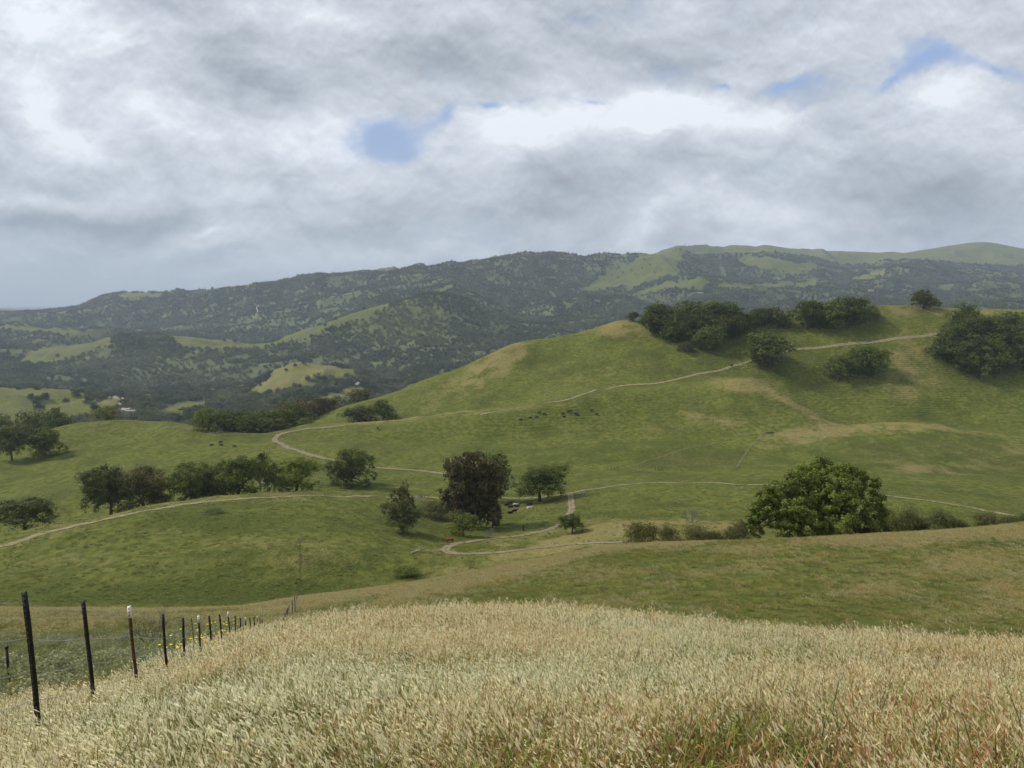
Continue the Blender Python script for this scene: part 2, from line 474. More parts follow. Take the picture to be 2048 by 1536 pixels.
CUR = [
    ([(0, ('z', -4.65), 6.5), (300, ('z', -4.35), 6.5), (600, ('z', -4.15), 6.5), (1024, ('z', -4.15), 6.5), (1500, ('z', -4.1), 6.5), (2048, ('z', -4.05), 6.5)], 14),
    ([(0, ('z', -7.5), 12), (300, ('z', -7.15), 12), (450, ('z', -6.8), 12), (600, ('z', -6.4), 12), (1024, ('z', -6.35), 12), (1500, ('z', -6.42), 12), (2048, ('z', -6.55), 12)], 22),
    ([(0, ('z', -12.2), 22), (300, ('z', -11.9), 22), (450, ('z', -11.45), 22), (600, ('z', -10.8), 22), (1024, ('z', -10.35), 22), (1500, ('z', -10.95), 22), (2048, ('z', -11.7), 22)], 26),
    ([(0, ('z', -18.2), 34), (300, ('z', -17.5), 34), (450, ('z', -16.9), 34), (600, ('z', -16.6), 34), (1024, ('z', -16.3), 34), (1500, ('z', -16.8), 34), (2048, ('z', -17.9), 34)], 16),
    ([(-200, 1275, 60), (0, 1272, 60), (300, 1260, 60), (600, 1236, 60), (900, 1212, 60), (1200, 1205, 60), (1500, 1198, 58), (2048, 1195, 56), (2250, 1190, 56)], 24),
    ([(-200, 1224, 92), (0, 1219, 92), (300, 1219, 95), (450, 1217, 98), (600, 1196, 108), (750, 1176, 116), (900, 1152, 121), (1050, 1125, 119), (1250, 1091, 112), (1500, 1082, 104), (1650, 1075, 100), (1900, 1061, 100), (2048, 1046, 100), (2250, 1030, 100)], 36),
    ([(-200, 1234, 115), (0, 1228, 115), (300, 1227, 118), (450, 1225, 121), (600, 1206, 132), (750, 1188, 140), (900, 1166, 146), (1050, 1140, 146), (1250, 1115, 142), (1500, 1105, 136), (1650, 1103, 132), (1900, 1092, 132), (2048, 1080, 132), (2250, 1062, 132)], 12),
    ([(-200, 1165, 150), (0, 1150, 152), (300, 1110, 162), (600, 1085, 172), (900, 1108, 178), (1050, 1105, 178), (1200, 1085, 175), (1500, 1070, 170), (1800, 1062, 168), (2048, 1055, 165), (2250, 1045, 165)], 40),
    ([(-200, 1105, 178), (0, 1074, 188), (100, 1050, 195), (200, 1032, 203), (300, 1012, 215), (400, 998, 232), (500, 988, 248), (600, 982, 262), (700, 986, 265), (820, 1020, 250), (900, 1040, 245), (1000, 1035, 250), (1100, 1015, 258), (1250, 1003, 255), (1500, 1015, 240), (1800, 1030, 225), (2048, 1030, 215), (2250, 1030, 210)], 44),
    ([(-200, 1120, 210), (0, 1090, 222), (100, 1066, 230), (200, 1048, 240), (300, 1026, 252), (400, 1008, 266), (500, 994, 282), (600, 984, 292), (700, 980, 298), (820, 992, 300), (950, 998, 298), (1050, 996, 296), (1180, 980, 296), (1350, 968, 296), (1500, 968, 292), (1750, 985, 275), (1900, 1000, 262), (2048, 1020, 250), (2250, 1035, 240)], 24),
    ([(-200, 985, 330), (0, 970, 335), (300, 945, 350), (600, 932, 362), (900, 948, 350), (1200, 938, 362), (1500, 935, 362), (1800, 942, 350), (2048, 965, 330), (2250, 980, 320)], 30),
    ([(-200, 925, 395), (0, 920, 395), (300, 885, 425), (600, 885, 420), (900, 888, 430), (1200, 872, 445), (1500, 868, 440), (1750, 872, 430), (1900, 885, 420), (2048, 900, 410), (2250, 905, 400)], 24),
    ([(-200, 915, 425), (0, 905, 440), (60, 875, 455), (120, 852, 465), (250, 839, 480), (350, 844, 480), (420, 858, 470), (500, 868, 462), (580, 858, 468), (640, 852, 470), (700, 846, 470), (760, 841, 472), (900, 832, 478), (1000, 822, 484), (1100, 804, 492), (1200, 784, 505), (1300, 778, 512), (1400, 768, 518), (1480, 756, 522), (1560, 785, 505), (1640, 835, 470), (1700, 850, 460), (1780, 845, 460), (1850, 846, 460), (1930, 862, 450), (2048, 868, 448), (2250, 870, 440)], 28),
    ([(-200, 935, 520), (0, 925, 525), (60, 905, 530), (120, 885, 535), (250, 872, 545), (350, 876, 545), (420, 884, 535), (500, 884, 525), (580, 870, 512), (640, 857, 505), (700, 853, 500), (760, 848, 500), (900, 832, 503), (1000, 820, 508), (1100, 801, 515), (1200, 781, 528), (1300, 774, 535), (1400, 764, 540), (1480, 759, 545), (1560, 790, 530), (1640, 838, 505), (1700, 856, 495), (1780, 854, 495), (1850, 852, 495), (1930, 862, 485), (2048, 862, 480), (2250, 862, 480)], 10),
    ([(-200, 955, 590), (0, 945, 590), (250, 905, 610), (420, 905, 590), (520, 885, 570), (600, 852, 545), (640, 838, 540), (700, 825, 548), (800, 805, 560), (900, 783, 570), (1000, 755, 585), (1100, 735, 595), (1240, 700, 605), (1400, 690, 605), (1500, 712, 590), (1600, 745, 570), (1700, 768, 555), (1850, 775, 545), (2048, 790, 535), (2250, 800, 530)], 30),
    ([(-200, 965, 650), (0, 955, 650), (250, 925, 660), (420, 915, 650), (520, 885, 630), (600, 846, 600), (640, 830, 600), (700, 809, 608), (780, 787, 618), (850, 759, 628), (900, 743, 634), (960, 718, 640), (1040, 683, 650), (1100, 674, 655), (1160, 665, 660), (1210, 650, 665), (1240, 642, 668), (1300, 640, 668), (1400, 634, 665), (1560, 626, 655), (1750, 610, 650), (1850, 612, 645), (1950, 618, 640), (2048, 621, 640), (2250, 630, 640)], 46),
    ([(-200, 960, 850), (0, 950, 850), (250, 930, 850), (420, 920, 850), (600, 880, 820), (800, 830, 820), (1000, 760, 830), (1240, 700, 840), (1560, 670, 840), (2048, 660, 830), (2250, 665, 830)], 14),
    ([(-200, 870, 1100), (0, 862, 1100), (300, 855, 1100), (600, 862, 1120), (800, 830, 1150), (1000, 770, 1150), (1240, 715, 1150), (1560, 680, 1150), (2048, 670, 1150), (2250, 670, 1150)], 16),
    ([(-200, 775, 1450), (0, 778, 1450), (90, 781, 1450), (150, 786, 1450), (200, 800, 1400), (270, 818, 1380), (400, 826, 1380), (520, 815, 1380), (620, 800, 1400), (720, 795, 1450), (800, 800, 1450), (1000, 765, 1500), (1240, 712, 1500), (1560, 675, 1500), (2048, 662, 1500), (2250, 660, 1500)], 30),
    ([(-200, 790, 1650), (0, 792, 1650), (90, 794, 1650), (150, 797, 1650), (220, 803, 1650), (300, 806, 1650), (400, 808, 1650), (520, 795, 1650), (620, 786, 1650), (720, 780, 1650), (800, 785, 1650), (1000, 755, 1700), (1240, 705, 1700), (1560, 668, 1700), (2048, 655, 1700), (2250, 655, 1700)], 12),
    ([(-200, 775, 1950), (0, 775, 1950), (200, 785, 1950), (300, 790, 1950), (420, 790, 1930), (480, 782, 1900), (530, 758, 1880), (560, 738, 1870), (595, 723, 1870), (640, 731, 1880), (700, 742, 1900), (760, 768, 1920), (850, 765, 1950), (1000, 735, 2000), (1240, 695, 2000), (1560, 660, 2000), (2048, 648, 2000), (2250, 645, 2000)], 26),
    ([(-200, 765, 2200), (0, 765, 2200), (200, 777, 2200), (300, 782, 2200), (420, 780, 2200), (480, 775, 2200), (560, 752, 2200), (640, 746, 2200), (700, 750, 2200), (760, 752, 2200), (850, 735, 2250), (1000, 712, 2300), (1240, 682, 2300), (1560, 652, 2300), (2048, 640, 2300), (2250, 640, 2300)], 12),
    ([(-200, 715, 2500), (0, 722, 2520), (150, 735, 2500), (250, 715, 2550), (350, 715, 2560), (500, 722, 2550), (600, 712, 2600), (750, 680, 2650), (900, 665, 2700), (1050, 680, 2700), (1240, 668, 2700), (1560, 640, 2700), (2048, 628, 2700), (2250, 628, 2700)], 30),
    ([(-200, 690, 2850), (0, 697, 2850), (60, 702, 2850), (110, 697, 2850), (180, 685, 2850), (225, 673, 2850), (300, 668, 2850), (350, 672, 2850), (430, 683, 2850), (480, 688, 2850), (540, 684, 2860), (600, 665, 2880), (700, 629, 2950), (760, 612, 3000), (820, 597, 3050), (880, 586, 3100), (920, 595, 3080), (980, 625, 3000), (1060, 662, 2950), (1150, 656, 3000), (1300, 640, 3050), (1560, 622, 3100), (2048, 612, 3100), (2250, 612, 3100)], 34),
    ([(-200, 700, 3150), (0, 705, 3150), (60, 709, 3150), (110, 705, 3150), (180, 693, 3150), (225, 683, 3150), (300, 680, 3150), (350, 683, 3150), (430, 692, 3150), (480, 696, 3150), (540, 691, 3160), (600, 675, 3180), (700, 640, 3250), (760, 622, 3300), (820, 607, 3350), (880, 596, 3400), (920, 603, 3400), (980, 622, 3350), (1060, 645, 3300), (1150, 640, 3300), (1300, 628, 3350), (1560, 612, 3400), (2048, 602, 3400), (2250, 602, 3400)], 14),
    ([(-200, 650, 3700), (0, 654, 3700), (90, 658, 3700), (180, 668, 3750), (260, 668, 3800), (350, 664, 3850), (450, 655, 3900), (600, 630, 3950), (800, 585, 4000), (900, 572, 4000), (1000, 588, 4000), (1080, 602, 3950), (1160, 590, 3950), (1250, 585, 3950), (1330, 572, 3950), (1400, 557, 3950), (1440, 567, 3950), (1600, 583, 4000), (1800, 580, 4000), (2048, 588, 4000), (2250, 590, 4000)], 34),
    ([(-200, 656, 3950), (0, 660, 3950), (90, 664, 3950), (180, 673, 4000), (260, 662, 4100), (350, 652, 4150), (450, 640, 4150), (600, 612, 4200), (800, 572, 4250), (900, 560, 4250), (1000, 570, 4250), (1080, 582, 4200), (1160, 575, 4200), (1250, 572, 4200), (1330, 568, 4200), (1400, 564, 4200), (1440, 568, 4200), (1600, 578, 4250), (1800, 568, 4250), (2048, 570, 4250), (2250, 570, 4250)], 14),
    ([(-200, 628, 5200), (0, 624, 5200), (60, 624, 5150), (150, 615, 5100), (200, 604, 5050), (240, 594, 5000), (290, 589, 5000), (320, 593, 5000), (400, 581, 5000), (480, 571, 5000), (600, 562, 4950), (660, 556, 4950), (700, 551, 4900), (800, 541, 4850), (900, 530, 4800), (960, 521, 4800), (1000, 517, 4800), (1100, 515, 4800), (1180, 517, 4800), (1240, 517, 4800), (1290, 513, 4750), (1350, 513, 4850), (1400, 522, 4950), (1480, 519, 5000), (1540, 516, 5000), (1600, 524, 5000), (1700, 538, 5000), (1850, 530, 5000), (1950, 538, 5000), (2048, 545, 5000), (2250, 550, 5000)], 40),
    ([(-200, 632, 5600), (0, 628, 5600), (60, 629, 5600), (150, 622, 5600), (240, 602, 5500), (290, 597, 5500), (320, 600, 5500), (480, 578, 5500), (660, 563, 5400), (800, 549, 5350), (900, 537, 5300), (1000, 524, 5300), (1180, 524, 5300), (1250, 522, 5300), (1290, 518, 5300), (1350, 509, 5300), (1400, 514, 5400), (1480, 513, 5450), (1540, 512, 5450), (1600, 519, 5450), (1700, 528, 5450), (1850, 520, 5450), (1950, 526, 5450), (2048, 530, 5450), (2250, 535, 5450)], 12),
    ([(-200, 616, 8200), (0, 617, 8200), (60, 620, 8000), (150, 622, 7500), (240, 602, 7000), (400, 584, 6900), (640, 558, 6800), (665, 553, 6800), (690, 557, 6800), (760, 545, 6800), (785, 540, 6800), (810, 545, 6800), (900, 534, 6800), (1000, 521, 6800), (1060, 517, 6800), (1090, 510, 6800), (1120, 514, 6800), (1150, 511, 6800), (1200, 514, 6800), (1260, 522, 6800), (1300, 517, 6800), (1320, 509, 6700), (1350, 497, 6600), (1380, 492, 6600), (1440, 496, 6600), (1462, 493, 6600), (1490, 491, 6600), (1510, 493, 6600), (1530, 490, 6600), (1560, 494, 6600), (1600, 500, 6700), (1700, 503, 6800), (1800, 506, 6900), (1850, 499, 7000), (1900, 491, 7000), (1965, 484, 7000), (2048, 497, 7000), (2250, 515, 7000)], 30),
    ([(-200, 640, 11000), (0, 640, 11000), (1000, 600, 9000), (2048, 600, 9000), (2250, 600, 9000)], 8),
    ([(-200, 618, 16000), (0, 618, 16000), (2250, 618, 16000)], 5),
    ([(-200, 612, 42000), (2250, 612, 42000)], 4),
]
K = len(CUR)
uc = np.linspace(-0.86, 0.86, 820)
az_in = np.arctan(uc)
side = np.linspace(az_in[-1], pi, 46)[1:]
AZ = np.concatenate([-side[::-1], az_in, side])
# last and first column coincide behind the camera
NC = len(AZ)
UCL = np.tan(np.clip(AZ, az_in[0], az_in[-1]))
cr = np.zeros((K, NC)); cs = np.zeros((K, NC))
for k, (pts, _n) in enumerate(CUR):
    us, ss, ys = [], [], []
    for (x, y, Y) in pts:
        if isinstance(y, tuple):
            s_ = y[1] / Y
            u_ = (x - 1024) / (F * CP) * (CP - s_ * SP) * CP
            u_ = (x - 1024) / F * (CP - s_ * SP)
        else:
            u_, s_ = pix(x, y)
        us.append(float(u_)); ss.append(float(s_)); ys.append(float(Y))
    Yv = pchip(us, ys, UCL)
    sv = pchip(us, ss, UCL)
    sec = np.sqrt(1 + UCL ** 2)
    cr[k] = Yv * sec
    cs[k] = sv / sec            # height / horizontal distance
for k in range(1, K):
    cr[k] = np.maximum(cr[k], cr[k - 1] * 1.02)
LR = np.log(cr)
MS = pchip_slopes(LR, cs)
rowsR, rowsZ, rowsW, rowsS = [], [], [], []
# near cone under the camera
for r in (0.0, .4, .8, 1.2, 1.7, 2.3, 3.0, 3.8, 4.7, 5.6):
    rr = np.full(NC, r)
    z6 = cs[0] * cr[0]
    rowsR.append(rr); rowsZ.append(-1.6 + (z6 + 1.6) * rr / cr[0]); rowsW.append(np.ones(NC)); rowsS.append(-1)
for k in range(K - 1):
    n = CUR[k + 1][1]
    for i in range(n):
        t = i / n
        L = LR[k] + (LR[k + 1] - LR[k]) * t
        s_ = herm(LR[k], LR[k + 1], cs[k], cs[k + 1], MS[k], MS[k + 1], t)
        r = np.exp(L)
        rowsR.append(r); rowsZ.append(s_ * r); rowsW.append(np.full(NC, sin(pi * t))); rowsS.append(k)
rowsR.append(cr[-1]); rowsZ.append(cs[-1] * cr[-1]); rowsW.append(np.zeros(NC)); rowsS.append(K - 1)
GR = np.array(rowsR); GZ = np.array(rowsZ); GW = np.array(rowsW)
ROWK = np.array(rowsS)
GX = GR * np.sin(AZ)[None]; GY = GR * np.cos(AZ)[None]
seg_amp = lambda a, b: np.clip((GR - a) / (b - a), 0, 1)
# unevenness of the land
GZ += fbm(GX, GY, 7, 3, 11) * 0.10 * seg_amp(3, 12) * (1 - seg_amp(400, 700))
GZ += fbm(GX, GY, 28, 4, 21) * (0.15 + 1.1 * seg_amp(100, 220)) * seg_amp(20, 90) * (1 - .4 * seg_amp(900, 1000))
mid = seg_amp(280, 420) * (1 - seg_amp(800, 1000))
GZ += fbm(GX, GY, 75, 3, 25) * 4.6 * mid * (0.25 + 0.75 * GW)
farm = seg_amp(950, 1400)
ridg = 1 - 2 * np.abs(fbm(GX, GY, 420, 4, 31, .55))
GZ += (ridg - .68) * 42 * farm * (.08 + .92 * GW ** 1.5) * (1 - .8 * seg_amp(7500, 9000))
GZ += fbm(GX, GY, 130, 4, 41) * 14 * farm * (.10 + .90 * GW) * (1 - seg_amp(7500, 9000))
big = 1 - 2 * np.abs(fbm(GX, GY, 1100, 3, 51, .5))
GZ += (big - .72) * 150 * seg_amp(3000, 3800) * GW ** 1.5 * (1 - seg_amp(6800, 7600))
NR = len(GR)
with np.errstate(divide='ignore', invalid='ignore'):
    GS = GZ / (GR * np.cos(np.clip(AZ, az_in[0], az_in[-1]))[None])


def col_of(az):
    c = np.interp(az, AZ, np.arange(NC))
    i = int(min(max(math.floor(c), 0), NC - 2))
    return i, c - i


def ground(X, Y):
    az, r = atan2(X, Y), math.hypot(X, Y)
    i, f = col_of(az)
    R = GR[:, i] * (1 - f) + GR[:, i + 1] * f
    Zc = GZ[:, i] * (1 - f) + GZ[:, i + 1] * f
    return float(np.interp(r, R, Zc))


def at(x, y, ymin=0.0, ymax=1e9):
    """photo pixel -> the point of the ground it shows, no nearer than ymin metres"""
    u, s = pix(x, y)
    i, f = col_of(math.atan(u))
    Z = GZ[:, i] * (1 - f) + GZ[:, i + 1] * f
    Yv = (GR[:, i] * (1 - f) + GR[:, i + 1] * f) / sqrt(1 + u * u)
    with np.errstate(divide='ignore', invalid='ignore'):
        S = np.where(Yv > 0, Z / Yv, -99)
    ok = np.where((S >= s) & (Yv >= ymin))[0]
    if len(ok) == 0 or Yv[ok[0]] > ymax:
        best = np.argmax(np.where((Yv >= ymin) & (Yv <= ymax), S, -99))
        Yh = Yv[best]
    else:
        j = ok[0]
        t = 1.0 if S[j - 1] >= s or Yv[j - 1] < ymin else (s - S[j - 1]) / (S[j] - S[j - 1])
        Yh = Yv[j - 1] + (Yv[j] - Yv[j - 1]) * t
    X = u * Yh
    return Vector((X, Yh, ground(X, Yh)))


def at_depth(x, Y, y=900):
    """the ground at distance Y below photo column x"""
    X = 0
    for _ in range(4):
        z = ground(X, Y)
        u = (x - 1024) / F * (CP - z / Y * SP)
        X = u * Y
    return Vector((X, Y, ground(X, Y)))


# masks painted by place (bare soil, dry grass, woodland, a cloud shadow)
PX, PY = unpix(np.clip(np.tan(np.clip(AZ, -1.2, 1.2)), -1.5, 1.5)[None].repeat(NR, 0), np.clip(GS, -3, 1))
GYD = GY


def ell(x, y, rx, ry, ang=0, y0=0, y1=1e9):
    a = radians(ang)
    dx, dy = PX - x, -(PY - y)
    p = (dx * cos(a) + dy * sin(a)) / rx; q = (-dx * sin(a) + dy * cos(a)) / ry
    return np.clip(1 - (p * p + q * q), 0, 1) * ((GYD >= y0) & (GYD <= y1))


nz1 = fbm(GX, GY, 14, 4, 61); nz2 = fbm(GX, GY, 60, 4, 71); nz3 = fbm(GX, GY, 220, 4, 81)
dry = np.where(GR < 30, .75, 0.0) * 1.0
dry = np.clip(1 - (GR - 26) / 14, 0, 1) * .8 + np.clip((GR - 26) / 14, 0, 1) * np.clip(1 - (GR - 128) / 12, 0, 1) * (.30 + nz1 * .55)
dry += np.clip((GR - 128) / 12, 0, 1) * np.clip(1 - (GR - 720) / 60, 0, 1) * (.16 + nz2 * .45 + nz1 * .16)
dry += np.clip((GR - 720) / 60, 0, 1) * (.38 + nz3 * .5)
for (x, y, rx, ry, a, k, y0, y1) in [
        (1000, 1150, 130, 12, 17, .5, 60, 122), (1160, 1108, 120, 10, 16, .6, 60, 122), (1300, 1093, 150, 8, 5, .4, 60, 122), (1780, 1085, 330, 16, 4, .35, 40, 110), (1430, 1150, 150, 30, 10, .25, 40, 110),
        (1930, 1130, 200, 26, 15, .4, 40, 110), (1900, 1068, 260, 8, 4, .6, 60, 110), (1560, 1125, 130, 9, 8, .4, 40, 110), (1780, 1165, 170, 9, 14, .45, 40, 110), (1960, 1230, 150, 12, 12, .4, 24, 110), (1250, 1150, 120, 8, 8, .3, 40, 120), (880, 1178, 150, 7, 12, .5, 40, 122), (2000, 1190, 160, 30, 15, .5, 30, 110), (1350, 1122, 210, 16, 0, -.45, 40, 110),
        (1480, 1190, 260, 26, 0, -.4, 30, 110), (1150, 1175, 220, 18, 8, -.4, 30, 120), (1650, 1140, 160, 22, 8, -.3, 40, 100), (1700, 1230, 300, 25, 5, -.3, 24, 80),
        (300, 1240, 420, 22, 0, .2, 50, 122), (700, 1195, 300, 26, 8, .2, 60, 125), (150, 1221, 420, 5, 0, .7, 70, 120), (450, 1225, 150, 6, 0, .4, 70, 120),
        (150, 1330, 350, 50, 0, -.35, 18, 62), (350, 1290, 220, 35, 0, -.35, 22, 70),
        (600, 1100, 260, 30, 0, .38, 100, 300), (130, 1130, 250, 24, 5, .3, 100, 300), (100, 1066, 200, 20, 18, .55, 130, 260), (320, 1018, 180, 14, 14, .4, 150, 300),
        (520, 996, 260, 9, 2, .3, 200, 300), (1130, 1080, 330, 24, 4, 1.1, 128, 220), (1320, 1056, 260, 18, 0, .8, 130, 260), (700, 1180, 330, 18, 7, .5, 60, 125), (980, 1130, 130, 14, 14, .6, 60, 200), (1250, 1000, 300, 12, 3, .2, 200, 300), (900, 1130, 200, 10, 10, .3, 130, 200),
        (150, 1190, 330, 26, 0, -.5, 100, 170), (480, 1190, 240, 22, 3, -.4, 100, 170), (560, 1040, 300, 26, 0, -.4, 150, 260), (880, 1100, 110, 16, 0, -.3, 140, 220), (1350, 1010, 260, 20, 0, -.3, 180, 290),
        (1000, 718, 75, 30, 35, .8, 520, 700), (930, 765, 110, 22, 28, .7, 520, 700), (1240, 655, 70, 22, 0, .9, 560, 700), (1480, 770, 85, 13, 0, 1.0, 440, 620), (1575, 798, 120, 9, -32, 1.5, 430, 524), (1640, 800, 120, 12, -30, -.7, 526, 620),
        (1560, 790, 120, 12, -12, .5, 430, 640), (1740, 855, 170, 13, 2, 1.7, 400, 462), (1600, 866, 80, 8, 8, 1.6, 400, 478), (1900, 858, 120, 5, -6, .8, 400, 455), (1760, 830, 160, 14, 0, -.6, 464, 540), (1560, 850, 150, 10, 0, -.5, 478, 540), (1600, 880, 90, 10, 8, 1.0, 400, 500), (1825, 700, 60, 40, 50, .8, 450, 660), (1800, 755, 90, 40, 0, .6, 400, 660),
        (1440, 842, 90, 10, -10, .8, 400, 500), (760, 842, 110, 6, 3, 1.0, 400, 520), (950, 824, 180, 5, 5, .7, 400, 520), (1780, 622, 110, 12, 0, .7, 560, 700), (1960, 622, 120, 10, 0, .6, 560, 700),
        (2040, 885, 40, 22, 0, .8, 350, 500), (1860, 940, 100, 16, 0, .5, 300, 500), (1260, 860, 160, 22, 0, .25, 380, 500), (1160, 760, 110, 18, 20, .3, 500, 700), (1870, 930, 200, 40, 0, .25, 280, 480),
        (1180, 700, 140, 16, 0, -.3, 500, 700), (850, 800, 130, 12, 15, -.2, 500, 700), (300, 860, 250, 14, 0, .15, 400, 500)]:
    e_ = ell(x, y, rx * 1.25, ry * 1.35, a, y0, y1)
    dry = dry + e_ * k * ((1.1 if k > 0 else 1.0) if y1 <= 130 else .62) * np.clip(1 + nz1 * 1.6 + nz2 * 1.0, 0, 2)
dry = np.clip(dry, 0, 1)
lush_shade = np.clip(.35 + nz2 * .8 - nz1 * .4, 0, 1)
for (x, y, rx, ry, a, k, y0, y1) in [(150, 1190, 330, 30, 0, .7, 100, 190), (500, 1190, 260, 26, 3, .5, 100, 190), (560, 1045, 300, 26, 0, .5, 150, 260), (900, 1060, 200, 60, 0, .4, 150, 290), (1850, 930, 350, 60, 0, .3, 260, 480), (1200, 900, 400, 50, 0, .2, 300, 480)]:  # lush grass; the right-hand hillside patch is cloud shadow put into the colour
    lush_shade = lush_shade + ell(x, y, rx, ry, a, y0, y1) * k
lush_shade = np.clip(lush_shade, 0, 1)


def in_poly(px, py, poly):
    ins = np.zeros(np.shape(px), bool)
    n = len(poly)
    for i in range(n):
        x0, y0 = poly[i]; x1, y1 = poly[(i + 1) % n]
        if y0 == y1: continue
        c = ((y0 > py) != (y1 > py)) & (px < (x1 - x0) * (py - y0) / (y1 - y0) + x0)
        ins ^= c
    return ins


GRASS = [  # grassy openings of the far hills: polygon in the photo, distance range, dryness
    ([(-300, 775), (0, 776), (60, 777), (130, 779), (165, 790), (200, 806), (215, 820), (170, 836), (100, 860), (-300, 870)], 1000, 1640, .45),
    ([(195, 795), (250, 795), (256, 806), (240, 820), (205, 815)], 1200, 1900, .9),
    ([(36, 722), (60, 703), (110, 692), (180, 680), (225, 668), (235, 676), (215, 694), (165, 712), (95, 730), (40, 726)], 2300, 3300, .45),
    ([(330, 660), (430, 670), (480, 676), (560, 672), (600, 652), (660, 628), (740, 600), (790, 592), (775, 612), (710, 642), (650, 662), (600, 680), (545, 694), (480, 700), (400, 700), (345, 690)], 2300, 3100, .35),
    ([(490, 792), (516, 770), (556, 735), (590, 717), (640, 724), (712, 742), (690, 752), (630, 760), (596, 778), (570, 800), (540, 790)], 1700, 2200, .8),
    ([(295, 826), (340, 812), (430, 792), (455, 800), (400, 820), (340, 836)], 1100, 1700, .5),
    ([(700, 776), (725, 768), (735, 780), (715, 800), (650, 812), (590, 822), (540, 845), (600, 810)], 1000, 1700, .75),
    ([(0, 650), (60, 652), (150, 660), (230, 668), (150, 676), (100, 670), (60, 662), (0, 660)], 3300, 4000, .4),
    ([(1155, 588), (1200, 556), (1250, 528), (1290, 508), (1345, 500), (1376, 500), (1366, 520), (1352, 530), (1368, 546), (1330, 556), (1280, 572), (1200, 580)], 3400, 7200, .3),
    ([(1230, 602), (1290, 580), (1330, 568), (1400, 553), (1424, 566), (1400, 580), (1330, 578), (1280, 590)], 3300, 4400, .25),
    ([(1425, 566), (1500, 570), (1560, 566), (1640, 564), (1636, 578), (1580, 576), (1500, 577), (1430, 576)], 3300, 5200, .3),
    ([(1300, 520), (1340, 490), (1400, 484), (1560, 484), (1700, 495), (1850, 490), (1965, 478), (2048, 490), (2300, 505), (2300, 540), (2048, 536), (1960, 530), (1860, 524), (1760, 520), (1660, 522), (1600, 512), (1520, 512), (1460, 508), (1400, 508), (1350, 515)], 5200, 8000, .4),
    ([(1470, 518), (1530, 512), (1580, 524), (1630, 528), (1640, 540), (1600, 548), (1550, 542), (1490, 534)], 4200, 6000, .3),
    ([(1640, 512), (1750, 520), (1820, 528), (1700, 532), (1650, 524)], 4200, 6500, .35),
    ([(1706, 562), (1735, 546), (1778, 538), (1760, 550), (1742, 563)], 4000, 5400, .75),
    ([(868, 584), (898, 566), (914, 570), (884, 587)], 2900, 4600, .2),
    ([(228, 600), (250, 587), (300, 584), (325, 595), (280, 598)], 4500, 6000, .35),
    ([(1055, 520), (1080, 504), (1120, 506), (1210, 510), (1200, 516)], 6000, 7500, .2),
    ([(640, 562), (665, 548), (700, 556)], 6000, 7500, .2), ([(750, 552), (785, 535), (830, 546)], 6000, 7500, .2),
    ([(380, 586), (470, 566), (520, 566), (470, 578)], 4700, 5600, .35),
    ([(505, 635), (518, 620), (516, 640)], 3800, 5000, .8),
    ([(690, 650), (740, 612), (800, 598), (870, 600), (930, 640), (900, 680), (780, 700), (700, 690)], 2600, 3100, .22),
]
jx = PX + fbm(PX, PY, 30, 5, 91, .65) * 22; jy = PY + fbm(PX, PY, 22, 5, 95, .65) * 9
forest = (GYD > 760).astype(float)
patch = np.zeros_like(forest)
for i, (poly, y0, y1, d) in enumerate(GRASS):
    m = in_poly(jx, jy, poly) & (GYD > y0) & (GYD < y1)
    if i == len(GRASS) - 1:
        forest[m] = np.minimum(forest[m], .55)
        dry[m] = .2
    else:
        forest[m] = 0.36 if poly[0] == (1300, 520) or poly[0] == (1640, 512) else 0.0
        patch[m] = 1
        dry[m] = d * (.8 + .5 * nz2[m])
forest = np.where(GYD > 7600, .5, forest)
# cut the bare ground out under dense oaks? no: shade does that by itself


